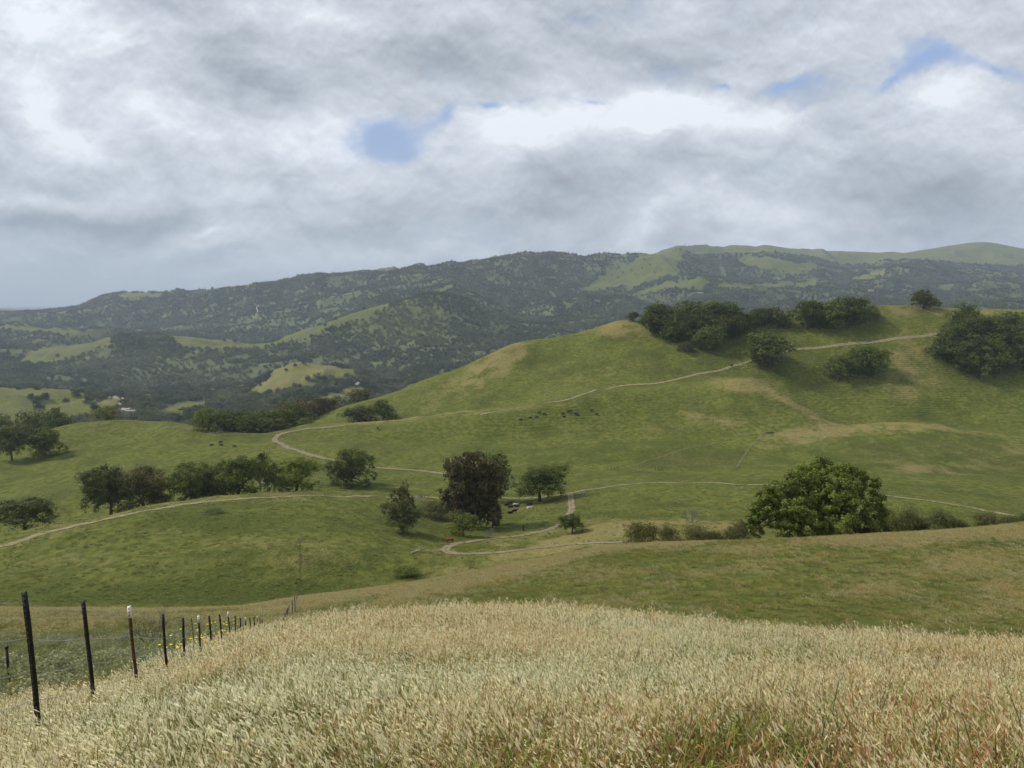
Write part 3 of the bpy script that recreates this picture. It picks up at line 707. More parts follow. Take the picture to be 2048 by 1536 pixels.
# ---- ground material
def ground_material():
    m = Mat('hill_grass')
    o = m.obj()
    d = m.attr('dry').outputs['Fac']; fo = m.attr('forest').outputs['Fac']; lu = m.attr('lush_shade').outputs['Fac']; te = m.attr('steps').outputs['Fac']
    n1 = m.noise(o, .35, 8, .62)
    n2 = m.noise(o, 1.7, 6, .65, .4)
    n3 = m.noise(o, .045, 6, .6)
    n4 = m.noise(o, .012, 8, .6)
    g1 = m.mix(m.ramp(n1, 0, 1, .34, .66), (.074, .090, .015, 1), (.148, .158, .033, 1))
    g2 = m.mix(m.ramp(n2, 0, 1, .35, .68), (.042, .058, .008, 1), (.100, .114, .022, 1))
    g = m.mix(m.ramp(m.math('ADD', lu, m.math('MULTIPLY', m.math('SUBTRACT', n3, .5), 1.2)), 0, 1, .1, .9), g1, g2)
    dr1 = m.mix(m.ramp(n2, 0, 1, .35, .65), (.17, .135, .045, 1), (.30, .255, .105, 1))
    dsum = m.math('MULTIPLY_ADD', m.math('SUBTRACT', n1, .5), .9, d)
    dsum = m.math('MULTIPLY_ADD', m.math('SUBTRACT', n3, .5), .5, dsum)
    dsum = m.math('MULTIPLY_ADD', m.math('SUBTRACT', n2, .5), .9, dsum)
    c = m.mix(m.ramp(dsum, 0, .85, .15, 1.15), g, dr1)
    # pale straw flecks
    fl = m.ramp(m.noise(o, .9, 7, .75, .6), 0, .5, .60, .74)
    c = m.mix(m.math('MULTIPLY', fl, m.ramp(d, .25, 1, 0, .6)), c, (.28, .26, .10, 1))
    fcol = m.mix(m.ramp(n4, 0, 1, .35, .65), (.070, .084, .036, 1), (.115, .128, .062, 1))
    fcol = m.mix(m.ramp(m.noise(o, .05, 6, .7), 0, .6, .52, .66), fcol, (.13, .15, .07, 1))
    c = m.mix(m.math('MULTIPLY', fo, .9), c, fcol)
    # contour steps trodden by cattle
    sep = m.n('ShaderNodeSeparateXYZ'); m.l(o, sep.inputs[0])
    ph = m.math('MULTIPLY_ADD', sep.outputs[2], 4.2, m.math('MULTIPLY', m.noise(o, .06, 4, .6), 15.0))
    st = m.math('MULTIPLY', m.math('SINE', ph), te)
    c = m.mix(m.math('MULTIPLY', m.ramp(st, 0, .14, .2, .95), m.ramp(n1, .3, 1, .35, .6)), c, (.070, .070, .022, 1))
    m.base(c, .95, .1)
    h = m.math('MULTIPLY_ADD', st, .30, m.math('MULTIPLY_ADD', n1, 1.5, m.math('MULTIPLY', n2, .5)))
    m.bump(h, .9, .9)
    return m.m


M_GROUND = ground_material()
steps = np.clip(seg_amp(330, 420) * (1 - seg_amp(760, 800)) * (.45 + nz2 * .6), 0, 1)
steps = np.clip(steps + ell(1800, 770, 180, 80, 0, 380, 660) * .8 + ell(1850, 950, 260, 60, 0, 280, 480) * .5 + ell(1200, 870, 200, 50, 0, 380, 500) * .4, 0, 1)


def grid_mesh(name, r0, r1):
    rows = np.arange(r0, r1 + 1)
    nr = len(rows)
    V = np.stack([GX[rows], GY[rows], GZ[rows]], -1).reshape(-1, 3)
    a = (np.arange(nr - 1)[:, None] * NC + np.arange(NC - 1)[None]).ravel()
    Fc = np.stack([a, a + 1, a + NC + 1, a + NC], -1)
    me = np_mesh(name, V, Fc, [M_GROUND], smooth=True)
    for nm, A in (('dry', dry), ('forest', forest), ('lush_shade', lush_shade), ('steps', steps)):
        fattr(me, nm, A[rows].ravel())
    return link(bpy.data.objects.new(name, me))


r_split = int(np.where(ROWK == 16)[0][0])        # in the hidden valley behind the green hill
tag(grid_mesh('ground', 0, r_split), kind='structure', label='rolling grass hills from the viewpoint to the oak topped ridge')
tag(grid_mesh('distant_hills', r_split, NR - 1), kind='structure', label='wooded hills and mountain ridges beyond the near valley')
#%%REST
# ------------------------------------------------------------------ stuff made of many small pieces
def scatter(name, pts, protos, rot=None, scl=None, idx=None, tint=None, label=None, tilt=None):
    """one object: small tufts set on points (geometry nodes)"""
    n = len(pts)
    me = bpy.data.meshes.new(name)
    me.vertices.add(n); me.vertices.foreach_set('co', np.asarray(pts, np.float32).ravel())
    rs = np.random.RandomState(n)
    rot = rs.rand(n) * 2 * pi if rot is None else rot
    scl = np.ones(n) if scl is None else scl
    idx = rs.randint(0, len(protos), n) if idx is None else idx
    tint = rs.rand(n) if tint is None else tint
    fattr(me, 'rotz', rot); fattr(me, 'scl', scl); fattr(me, 'tint', tint)
    me.attributes.new('idx', 'INT', 'POINT').data.foreach_set('value', np.asarray(idx, np.int32))
    o = link(bpy.data.objects.new(name, me))
    ng = bpy.data.node_groups.new(name, 'GeometryNodeTree')
    ng.interface.new_socket('Geometry', in_out='INPUT', socket_type='NodeSocketGeometry')
    ng.interface.new_socket('Geometry', in_out='OUTPUT', socket_type='NodeSocketGeometry')
    N, L = ng.nodes.new, ng.links.new
    i, out, iop, j = N('NodeGroupInput'), N('NodeGroupOutput'), N('GeometryNodeInstanceOnPoints'), N('GeometryNodeJoinGeometry')
    for p in protos:
        oi = N('GeometryNodeObjectInfo'); oi.inputs['Object'].default_value = p; oi.inputs['As Instance'].default_value = True
        L(oi.outputs['Geometry'], j.inputs[0])
    L(i.outputs[0], iop.inputs['Points']); L(j.outputs[0], iop.inputs['Instance']); iop.inputs['Pick Instance'].default_value = True

    def av(nm, t):
        a = N('GeometryNodeInputNamedAttribute'); a.data_type = t; a.inputs['Name'].default_value = nm; return a.outputs['Attribute']
    L(av('idx', 'INT'), iop.inputs['Instance Index'])
    c = N('ShaderNodeCombineXYZ'); L(av('rotz', 'FLOAT'), c.inputs[2]); L(c.outputs[0], iop.inputs['Rotation'])
    L(av('scl', 'FLOAT'), iop.inputs['Scale']); L(iop.outputs[0], out.inputs[0])
    o.modifiers.new('scatter', 'NODES').node_group = ng
    return tag(o, label=label, kind='stuff')


def proto(name, me):
    return bpy.data.objects.new(name, me)


def inst_mat(name, c0, c1, island=.35, rough=.85, trans=0.0, spec=.15):
    """colour between c0 and c1 by the tuft's tint, varied leaf by leaf"""
    m = Mat(name)
    t = m.attr('tint', 'INSTANCER').outputs['Fac']
    isl = m.n('ShaderNodeNewGeometry').outputs['Random Per Island']
    c = m.mix(m.ramp(t, 0, 1, 0, 1, False), c0, c1)
    hs = m.n('ShaderNodeHueSaturation')
    m.l(m.ramp(isl, 1 - island, 1 + island, 0, 1, False), hs.inputs['Value']); m.l(c, hs.inputs['Color'])
    m.base(hs.outputs[0], rough, spec)
    if trans:
        tr = m.n('ShaderNodeBsdfTranslucent'); m.l(hs.outputs[0], tr.inputs[0])
        mx = m.n('ShaderNodeMixShader'); mx.inputs[0].default_value = trans
        m.l(m.p.outputs[0], mx.inputs[1]); m.l(tr.outputs[0], mx.inputs[2]); m.l(mx.outputs[0], m.out.inputs[0])
    return m.m


def ground_np(X, Y):
    az = np.arctan2(X, Y); r = np.hypot(X, Y)
    c = np.interp(az, AZ, np.arange(NC)); i = np.clip(np.floor(c).astype(int), 0, NC - 2); f = c - i
    # row search per point (rows are monotone in distance)
    lo = np.zeros(len(X), int); hi = np.full(len(X), NR - 1)
    for _ in range(12):
        md = (lo + hi) // 2
        R = GR[md, i] * (1 - f) + GR[md, i + 1] * f
        up = R <= r
        lo = np.where(up, md, lo); hi = np.where(up, hi, md)
        if np.all(hi - lo <= 1): break
    Ra = GR[lo, i] * (1 - f) + GR[lo, i + 1] * f; Rb = GR[hi, i] * (1 - f) + GR[hi, i + 1] * f
    Za = GZ[lo, i] * (1 - f) + GZ[lo, i + 1] * f; Zb = GZ[hi, i] * (1 - f) + GZ[hi, i + 1] * f
    t = np.clip((r - Ra) / np.maximum(Rb - Ra, 1e-6), 0, 1)
    return Za + (Zb - Za) * t, (lo, i)


# ---- tree crowns
def leaf_quads(rs, cen, nrm, size, aspect=1.0, droop=0.0):
    n = len(cen)
    r = rs.normal(size=(n, 3))
    nn = nrm + r * .5
    nn /= np.linalg.norm(nn, axis=1, keepdims=True)
    t = np.cross(nn, rs.normal(size=(n, 3))); t /= np.linalg.norm(t, axis=1, keepdims=True)
    if droop:
        dn = np.tile([[0, 0, -1.0]], (n, 1)) + rs.normal(size=(n, 3)) * .3
        t = t * (1 - droop) + dn * droop
        t /= np.linalg.norm(t, axis=1, keepdims=True)
        nn = np.cross(t, rs.normal(size=(n, 3))); nn /= np.linalg.norm(nn, axis=1, keepdims=True)
    b = np.cross(nn, t)
    sz = (size * (.6 + .8 * rs.rand(n)))[:, None]
    t = t * sz * .5 * aspect; b = b * sz * .5
    v = np.stack([cen - t * 1.0, cen - b * .8 + t * .1, cen + t * 1.1, cen + b * .8 + t * .1], 1).reshape(-1, 3)
    f = np.arange(n * 4).reshape(-1, 4)
    return v, f


def lobes_for(rs, W, H, n, base=.12, flat=.8, lean=0):
    c, r = [], []
    for i in range(n):
        a = rs.rand() * 2 * pi; q = sqrt(rs.rand()) * .78
        zz = rs.rand() ** .8
        prof = math.sqrt(max(0.05, 1 - (zz - .25) ** 2 / .62)) if zz > .25 else .85 + .15 * zz / .25
        rad = (.11 + .11 * rs.rand() ** 1.5) * W
        c.append((cos(a) * q * W * .5 * prof + lean * zz, sin(a) * q * W * .5 * prof, H * (base + (1 - base) * zz * .82) + rad * .15)); r.append(rad)
    c.append((0, 0, H * .55)); r.append(W * .24)
    c = np.array(c); r = np.array(r)
    top = (c[:, 2] + r * flat)
    c[:, 2] = np.where(top > H, H - r * flat, c[:, 2])
    low = c[:, 2] - r * flat
    c[:, 2] = np.where(low < H * base * .5, H * base * .5 + r * flat, c[:, 2])
    return c, r


def crown_geo(rs, lc, lr, n, size, flat=.8, aspect=1.0, droop=0.0, clump=0.45):
    w = lr ** 2; w /= w.sum()
    k = rs.choice(len(lr), n, p=w)
    # leaves gather in twig clumps over each lobe
    nc = 15
    cd_ = rs.normal(size=(len(lr), nc, 3)); cd_[..., 2] = cd_[..., 2] * .9 + .25
    cd_ /= np.linalg.norm(cd_, axis=2, keepdims=True)
    crad = .62 + .46 * rs.rand(len(lr), nc, 1)
    j = rs.randint(0, nc, n)
    d = cd_[k, j]
    off = rs.normal(size=(n, 3)) * .185 * (.5 + rs.rand(n, 1))
    p = d * crad[k, j] + off * clump / .45
    cen = lc[k] + p * lr[k][:, None] * np.array([1, 1, flat])
    nrm = p / np.maximum(np.linalg.norm(p, axis=1, keepdims=True), 1e-6) * .6 + off * 5.0 + np.array([0, 0, .35])
    return leaf_quads(rs, cen, nrm, size, aspect, droop)


def limb(g, rs, a, b, r0, r1, wig=.12, n=6, seg=6):
    a = np.array(a, float); b = np.array(b, float)
    L = np.linalg.norm(b - a)
    t = np.linspace(0, 1, seg)[:, None]
    p = a + (b - a) * t + np.sin(t * pi) * rs.normal(size=3) * wig * L + np.array([0, 0, 1]) * np.sin(t * pi) * L * .08
    p[1:-1] += rs.normal(size=(seg - 2, 3)) * wig * L * .12
    g.tube(p, r0 + (r1 - r0) * t[:, 0], n)
    return p


def tree_meshes(name, seed, W, H, nleaf, leaf, lobes=16, base=.12, flat=.8, trunk_h=.25, trunk_r=.03, leaf_mat=None, bark=None, aspect=1.0, droop=0.0, limbs=7, clump=.45, given=None):
    rs = np.random.RandomState(seed)
    lc, lr = lobes_for(rs, W, H, lobes, base, flat) if given is None else (given[:, :3], given[:, 3])
    v, f = crown_geo(rs, lc, lr, nleaf, leaf, flat, aspect, droop, clump)
    if given is None:                       # bring the crown to its full width and height
        q0, q1 = np.percentile(v, 1.2, axis=0), np.percentile(v, 98.8, axis=0)
        kx = W / (q1[:2] - q0[:2]); cxy = (q0[:2] + q1[:2]) / 2
        kz = (H - H * base * .7) / (q1[2] - q0[2])
        fz = lambda z: H * base * .7 + (z - q0[2]) * kz
        v[:, :2] = (v[:, :2] - cxy) * kx; v[:, 2] = fz(v[:, 2])
        lc = lc.copy(); lc[:, :2] = (lc[:, :2] - cxy) * kx; lc[:, 2] = fz(lc[:, 2])
    crown = np_mesh('crown_' + name, v, f, [leaf_mat])
    g = Geo()
    R = trunk_r * W
    top = np.array([rs.normal() * .03 * W, rs.normal() * .03 * W, H * trunk_h])
    g.tube(np.array([[0, 0, -1.0], [0, 0, .02 * H], [top[0] * .5, top[1] * .5, H * trunk_h * .5], top]), np.array([1.7, 1.25, 1.0, .85]) * R, 8)
    order = rs.permutation(len(lr))[:limbs]
    for k in order:
        p = limb(g, rs, top * (.75 + .25 * rs.rand()), lc[k], R * .55, R * .16, .10)
        for _ in range(2):
            limb(g, rs, p[3], lc[k] + rs.normal(size=3) * lr[k] * .6, R * .22, R * .07, .12, 4, 4)
    trunk = g.mesh('trunk_' + name, [bark], True)
    return trunk, crown


def crown_mat(name, trans=.3, island=.35, spec=.2):
    m = Mat(name)
    col = m.n('ShaderNodeObjectInfo').outputs['Color']
    isl = m.n('ShaderNodeNewGeometry').outputs['Random Per Island']
    nz = m.noise(m.obj(), .45, 3, .6)
    hs = m.n('ShaderNodeHueSaturation')
    m.l(m.math('MULTIPLY', m.ramp(isl, 1 - island, 1 + island, 0, 1, False), m.ramp(nz, .7, 1.3, .35, .65)), hs.inputs['Value'])
    m.l(m.ramp(isl, .485, .515, 0, 1, False), hs.inputs['Hue'])
    m.l(col, hs.inputs['Color'])
    m.base(hs.outputs[0], .7, spec)
    tr = m.n('ShaderNodeBsdfTranslucent'); m.l(hs.outputs[0], tr.inputs[0])
    mx = m.n('ShaderNodeMixShader'); mx.inputs[0].default_value = trans
    m.l(m.p.outputs[0], mx.inputs[1]); m.l(tr.outputs[0], mx.inputs[2]); m.l(mx.outputs[0], m.out.inputs[0])
    return m.m


M_LEAF = crown_mat('oak_leaves')
M_BARK = plain('oak_bark', (.085, .07, .055, 1), .95, .1, 2.0, .45, .6)
M_PALE = plain('bleached_wood', (.34, .31, .27, 1), .9, .1, 1.5, .35, .4)
M_GREYTWIG = plain('grey_twigs', (.20, .19, .18, 1), .95, .1, 1.5, .3)

OAKB = .62
OAKC = {'dark': (.085, .105, .030, 1), 'mid': (.110, .135, .034, 1), 'light': (.140, .165, .040, 1), 'olive': (.120, .120, .055, 1), 'grey': (.115, .130, .065, 1), 'brown': (.125, .108, .050, 1), 'yellow': (.165, .170, .050, 1), 'rust': (.105, .092, .040, 1)}
OAKC = {k_: (v_[0], v_[1], v_[2] * (OAKB if k_ != 'brown' else .9), 1) for k_, v_ in OAKC.items()}
# prototypes: 20 m wide, 16 m high
PROTO = []
for sd in range(7):
    PROTO.append(tree_meshes('oak', 100 + sd, 20, 16, 5200, .62, lobes=20 + sd, base=(.10, .16, .08, .2, .1, .14, .06)[sd], leaf_mat=M_LEAF, bark=M_BARK))
BIGL = [(0, 0, 11.4, 2.3), (.9, .3, 12.4, 1.6), (5.2, 0, 11.2, 2.1), (3.4, -.5, 11.8, 1.5), (-2.8, 0, 10.4, 2.3), (-5.4, .5, 8.6, 2.1), (-8.0, 0, 7.2, 1.9), (-9.2, -.4, 5.6, 1.5), (-8.8, .3, 3.6, 1.8), (-9.3, 0, 2.0, 1.2), (7.6, 0, 9.4, 2.0), (8.8, .4, 7.2, 1.8),
        (9.0, -.3, 4.8, 1.9), (10.2, 0, 2.6, 1.6), (6.5, -3, 3.2, 2.4), (-5.5, -3, 2.8, 2.3), (-2.5, -4.2, 4.4, 2.4), (1.6, -4.6, 5.2, 2.4), (4.6, -4.0, 7.0, 2.3), (-4.6, -3.4, 6.6, 2.2), (0, -4, 8.6, 2.3), (3, -2.6, 9.8, 2.0), (-1.4, -3.6, 2.4, 2.0),
        (2, 4, 6, 3), (-4, 4, 6, 3), (5.5, 3.5, 6.5, 2.8), (0, 4, 9, 2.6), (-7, 2.5, 5, 2.2), (0, 0, 6, 3), (5, 0, 5, 2.6), (-4, 0, 4.5, 2.6), (7.6, -1.5, 1.8, 1.8), (-3.6, -2, 1.4, 1.7), (2.4, -3.4, 2.2, 1.8)]
P_BIG = tree_meshes('oak', 905, 21, 14, 85000, .28, flat=.85, trunk_h=.2, trunk_r=.026, leaf_mat=M_LEAF, bark=M_BARK, limbs=12, clump=.40, given=np.array(BIGL, float))
P_HERO = tree_meshes('oak', 311, 20, 16, 17000, .40, lobes=24, base=.30, flat=.75, trunk_h=.36, leaf_mat=M_LEAF, bark=M_BARK, limbs=10)
P_HERO2 = tree_meshes('oak', 317, 20, 16, 17000, .40, lobes=26, base=.03, flat=.75, trunk_h=.28, leaf_mat=M_LEAF, bark=M_BARK, limbs=10)
P_SPARSE = tree_meshes('oak', 412, 20, 16, 3600, .55, lobes=13, base=.22, flat=.7, trunk_h=.35, trunk_r=.035, leaf_mat=M_LEAF, bark=M_PALE, limbs=12, clump=.5)
P_SHRUB = [tree_meshes('shrub', 500 + q, 20, 14, 9000, .42, lobes=18, base=.0, flat=.8, trunk_h=.10, trunk_r=.012, leaf_mat=M_LEAF, bark=M_GREYTWIG, limbs=12, clump=.75) for q in range(3)]


def willow():
    """tall brown tree with drooping foliage, in heaped masses"""
    rs = np.random.RandomState(77)
    c = []
    for z, x0, x1, n_, rr in ((28.2, -3.5, 3.5, 4, 1.5), (26.4, -6.5, 6.0, 6, 1.9), (24, -8.4, 8.2, 8, 2.1), (21.4, -8.8, 8.6, 8, 2.1), (18.6, -6.2, 8.8, 7, 2.2), (15.8, -8.0, 8.4, 8, 2.2), (13, -9.6, 8.8, 9, 2.2), (10.2, -9.8, 8.0, 8, 2.1),
                              (7.4, -7.6, 7.8, 7, 2.0), (4.8, -4.2, 6.4, 5, 1.9), (2.4, -2.0, 4.6, 4, 1.6)):
        for q in range(n_):
            x = x0 + (x1 - x0) * (q + .5 + rs.normal() * .28) / n_
            y = rs.normal() * 1.0 - 3.2 * math.sqrt(max(0, 1 - (x / 10) ** 2)) * (1 if q % 3 else -1)
            c.append((x, y, z + rs.normal() * .7, rr * (.75 + .55 * rs.rand())))
    c = np.array(c, float)
    v, f = crown_geo(rs, c[:, :3], c[:, 3], 30000, .46, 1.15, 2.3, .6, .42)
    cr_ = np_mesh('crown_weeping', v, f, [M_LEAF])
    g = Geo()
    g.tube([[0, 0, -1], [0, 0, 1], [.3, 0, 5], [0, .3, 10]], [1.1, .9, .75, .6], 8)
    for k in range(len(c)):
        limb(g, rs, (0, 0, 3 + 6 * rs.rand()), c[k, :3], .4, .1, .08)
    return g.mesh('trunk_weeping', [M_BARK], True), cr_


P_WILLOW = willow()


def column():
    rs = np.random.RandomState(78)
    zz = np.linspace(1.2, 9.2, 9)
    c = np.stack([rs.normal(size=9) * .25, rs.normal(size=9) * .25, zz], 1)
    r = 1.75 - np.abs(zz - 4.5) * .17
    v, f = crown_geo(rs, c, r, 6000, .34, 1.0, 1.6, .4, .6)
    g = Geo(); g.tube([[0, 0, -.5], [0, 0, 4], [0, 0, 9]], [.25, .18, .05], 6)
    return g.mesh('trunk_columnar', [M_BARK], True), np_mesh('crown_columnar', v, f, [M_LEAF])


P_COLUMN = column()


def plant_tree(me_pair, base, W, H, pw, ph, color, label, group=None, name='oak_tree', cat='oak tree', rz=None, parts=('trunk', 'crown'), sink=0.0):
    rs = np.random.RandomState(int(abs(base.x * 37 + base.y * 11)) % 100000)
    root = empty(name, (base.x, base.y, base.z - sink), rs.rand() * 2 * pi if rz is None else rz)
    tag(root, label, cat, group)
    sx, sz = W / pw, H / ph
    for me, nm in zip(me_pair, parts):
        o = bpy.data.objects.new(nm, me)
        o.scale = (sx, sx, sz)
        k = .78 + .5 * rs.rand()
        o.color = tuple(q * k for q in color[:3]) + (1,)
        link(o, root)
    return root


def tree_px(x, ytop, ybase, w, Y=None, ymin=200, ymax=1e9, mesh=None, pw=20, ph=16, color='mid', label='', group=None, seed=None, **kw):
    """a tree by its outline in the photo: centre x, top, foot, width; Y = distance when its foot is hidden by a rise"""
    if Y is None:
        b = at(x, ybase, ymin, ymax)
    else:
        b = at_depth(x, Y)
    u, st = pix(x, ytop)
    H = max(1.0, float(st) * b.y - b.z)
    W = w / F * b.y * 1.02
    if mesh is None:
        sd = int(x * 7 + ytop * 3) % 7 if seed is None else seed
        mesh = PROTO[sd]
    return plant_tree(mesh, b, W, H, pw, ph, OAKC[color], label, group, **kw)


# ---- trees that stand alone or are easily told apart
tree_px(1630, 916, None, 268, Y=113, mesh=P_BIG, pw=21, ph=14, color='mid', label='largest oak, dense dark green dome rising behind the pale grassy rise', rz=0.0)
tree_px(703, 901, 973, 101, mesh=P_HERO2, color='mid', label='round bushy green oak standing alone just left of the dirt road bend', rz=2.1)
tree_px(1080, 934, 1003, 98, mesh=P_HERO, color='dark', label='broad domed dark oak with a visible trunk shading resting cattle beside the trail', rz=1.0)
tree_px(946, 905, 1056, 120, mesh=P_WILLOW, pw=20, ph=30, color='brown', name='weeping_tree', cat='tree', label='tallest tree, brown heaped drooping foliage, in the middle of the meadow', rz=0)
tree_px(992, 908, 966, 52, Y=290, color='mid', label='green oak peeking out behind the tall brown drooping tree', seed=3)
tree_px(991, 1003, 1050, 22, mesh=P_COLUMN, pw=3.6, ph=10.5, color='brown', name='columnar_tree', cat='tree', label='narrow brown column shaped tree in front of the tall brown tree')
tree_px(928, 1030, 1072, 60, mesh=PROTO[1], color='light', label='low bright green spreading tree below the tall brown tree')
tree_px(808, 1016, 1105, 64, mesh=P_HERO, color='grey', label='upright grey green tree with a fallen white limb at its foot', name='meadow_tree', cat='tree', rz=.3)
tree_px(802, 972, 1066, 54, mesh=P_SPARSE, color='olive', label='thin pale barked half bare tree behind the upright grey green tree', name='meadow_tree', cat='tree', rz=1.3)
tree_px(1144, 1031, 1084, 52, mesh=P_HERO, color='mid', label='small round tree with short trunk beside the looping dirt trail')
tree_px(1846, 581, 616, 52, mesh=PROTO[2], color='dark', label='lone dark oak on the bare crest of the green ridge', ymin=500)
tree_px(50, 1001, 1064, 106, mesh=P_HERO, color='grey', label='spreading oak with pale trunk at the left edge behind the trail', rz=4, ymax=225)
# row behind the crest left of the trail
ROW = 'oaks in the row behind the trail'
tree_px(222, 934, 1022, 96, Y=246, mesh=P_HERO, color='grey', label='oak with tall bare trunk at the left end of the tree row behind the trail', group=ROW, rz=5)
tree_px(290, 938, 1012, 112, Y=262, mesh=P_HERO2, color='rust', label='dark olive brown oak, second from the left in the row behind the trail', group=ROW, rz=.4)
tree_px(386, 928, 1002, 108, Y=262, mesh=P_HERO2, color='mid', label='bushy oak just right of the gap in the tree row behind the trail', group=ROW, rz=1.4)
tree_px(432, 935, 1000, 100, Y=268, mesh=P_HERO2, color='mid', label='oak in the middle of the dense right hand clump of the tree row', group=ROW, rz=2.4)
tree_px(476, 918, 994, 100, Y=266, mesh=P_HERO2, color='dark', label='tallest dark oak of the dense clump in the row behind the trail', group=ROW, rz=3.4)
tree_px(522, 909, 986, 48, Y=282, mesh=P_SPARSE, color='mid', label='slim open oak with a dark ball of mistletoe in its top', group=ROW, rz=.3)
tree_px(548, 926, 984, 44, Y=288, mesh=P_SPARSE, color='mid', label='thin leaning oak between the mistletoe oak and the bright green oak', group=ROW, rz=2.3)
tree_px(593, 919, 977, 86, Y=286, mesh=P_HERO2, color='light', label='bright green open crowned oak at the right end of the tree row', group=ROW, rz=3.3)
# far left
LE = 'oaks at the far left edge of the left hill'
tree_px(24, 852, 921, 58, color='grey', mesh=P_HERO, label='oak with forked trunk at the left picture edge on the left hill', group=LE, rz=1, ymin=330)
tree_px(92, 858, 912, 66, color='mid', mesh=P_HERO2, label='round oak on the left slope, second oak from the left edge', group=LE, rz=2, ymin=330)
tree_px(114, 818, 850, 60, Y=520, color='dark', label='dark oak behind the left end of the smooth left hill', seed=2)
tree_px(62, 824, 850, 52, Y=540, color='grey', label='greyish oak behind the left hill, left of the dark oak', seed=3)
tree_px(212, 814, 840, 46, Y=505, color='yellow', label='small yellow green oak on the top of the smooth left hill', seed=5)
tree_px(12, 830, 860, 50, Y=560, color='grey', label='greyish oak behind the left hill at the very edge', seed=1)

# grove behind the saddle of the left hill, rising to the right
GB = 'oaks in the long grove behind the left saddle'
row = [(418, 818, 48, 452, 'light'), (448, 822, 66, 462, 'mid'), (478, 824, 50, 470, 'dark'), (505, 824, 54, 478, 'olive'), (534, 820, 56, 488, 'mid'), (562, 818, 60, 500, 'light'), (592, 812, 56, 512, 'dark'),
       (612, 836, 40, 496, 'light'), (600, 800, 60, 555, 'rust'), (628, 797, 56, 572, 'rust'), (655, 796, 50, 598, 'rust'), (572, 806, 50, 560, 'rust'), (484, 832, 60, 462, 'mid'), (520, 838, 60, 468, 'dark'), (550, 838, 56, 472, 'olive'), (720, 778, 44, 650, 'olive')]
ordn = ['first', 'second', 'third', 'fourth', 'fifth', 'sixth', 'seventh', 'eighth', 'ninth', 'tenth', 'eleventh', 'twelfth', 'thirteenth', 'fourteenth', 'fifteenth', 'sixteenth', 'seventeenth', 'eighteenth', 'nineteenth', 'twentieth']
cname = {'dark': 'dark green', 'mid': 'mid green', 'light': 'bright green', 'olive': 'olive green', 'grey': 'grey green', 'rust': 'brownish green', 'yellow': 'yellow green', 'brown': 'brown'}
for q, (x, yt, w, Y, c) in enumerate(sorted(row)):
    tree_px(x, yt, None, w, Y=Y, color=c, label='%s oak, %s from left in the grove behind the saddle' % (cname[c], ordn[q]), group=GB)
# clump in the fold of the hill
for q, (x, yt, yb, w, c) in enumerate([(706, 817, 846, 50, 'grey'), (732, 812, 840, 44, 'olive'), (766, 801, 838, 52, 'dark')]):
    tree_px(x, yt, yb, w, Y=512 + q * 4, color=c, label='%s %s of the three oaks in the fold below the big hill' % (cname[c], ('low left one', 'middle one', 'tall right one')[q]), group='three oaks in the fold of the hill')

# groves on the ridge
def grove(rows, desc, group, ymin=380):
    for q, (x, yt, yb, w, c) in enumerate(sorted(rows)):
        Y = None
        if isinstance(yb, float): Y = yb
        tree_px(x, yt, yb, w, Y=Y, ymin=ymin, color=c, label='%s oak, %s from left in the %s' % (cname[c], ordn[q], desc), group=group, seed=(q * 3 + 1) % 7)


grove([(1266, 624, 643, 26, 'dark'), (1300, 614, 662, 50, 'dark'), (1325, 608, 672, 56, 'dark'), (1352, 612, 678, 54, 'mid'), (1384, 603, 655, 62, 'dark'), (1420, 604, 660, 66, 'dark'), (1455, 606, 660, 60, 'dark'),
       (1395, 628, 675, 56, 'dark'), (1432, 632, 684, 54, 'olive'), (1468, 630, 678, 50, 'dark'), (1372, 684, 703, 30, 'olive'), (1402, 660, 696, 40, 'mid'), (1424, 653, 700, 46, 'mid'), (1490, 628, 662, 44, 'dark'), (1346, 640, 684, 50, 'dark')],
      'large grove on the ridge', 'oaks of the large grove on the ridge')
grove([(1516, 617, 652, 46, 'dark'), (1542, 615, 650, 50, 'olive'), (1568, 629, 655, 26, 'dark')], 'thin row between the ridge groves', 'oaks between the ridge groves')
grove([(1514, 659, 690, 40, 'dark'), (1540, 668, 735, 84, 'dark'), (1528, 672, 712, 50, 'mid')], 'clump beside the slope trail', 'oaks beside the slope trail')
grove([(1612, 602, 658, 56, 'dark'), (1640, 606, 650, 50, 'dark'), (1672, 602, 658, 60, 'mid'), (1694, 596, 645, 60, 'dark'), (1722, 597, 645, 52, 'mid'), (1744, 612, 634, 30, 'olive')],
      'middle grove on the ridge', 'oaks of the middle ridge grove')
grove([(1676, 712, 760, 54, 'mid'), (1700, 700, 752, 50, 'mid'), (1718, 692, 745, 50, 'mid'), (1748, 698, 750, 50, 'mid')], 'clump on the open slope', 'oaks of the clump on the open slope')
grove([(1926, 608, 652, 60, 'mid'), (1896, 650, 700, 60, 'dark'), (1918, 640, 690, 60, 'dark'), (1950, 636, 684, 60, 'dark'), (1985, 632, 690, 56, 'dark'), (2016, 626, 672, 60, 'dark'), (2050, 624, 668, 56, 'mid'), (1884, 680, 718, 50, 'dark'),
       (1912, 684, 732, 60, 'dark'), (1946, 668, 728, 60, 'dark'), (1978, 668, 722, 60, 'mid'), (1998, 690, 745, 66, 'mid'), (1960, 695, 752, 66, 'mid'), (1930, 700, 742, 46, 'dark'), (2030, 650, 716, 60, 'dark'), (2046, 690, 738, 46, 'mid'), (2080, 640, 700, 70, 'dark')],
      'dense grove at the right edge', 'oaks of the dense right grove')

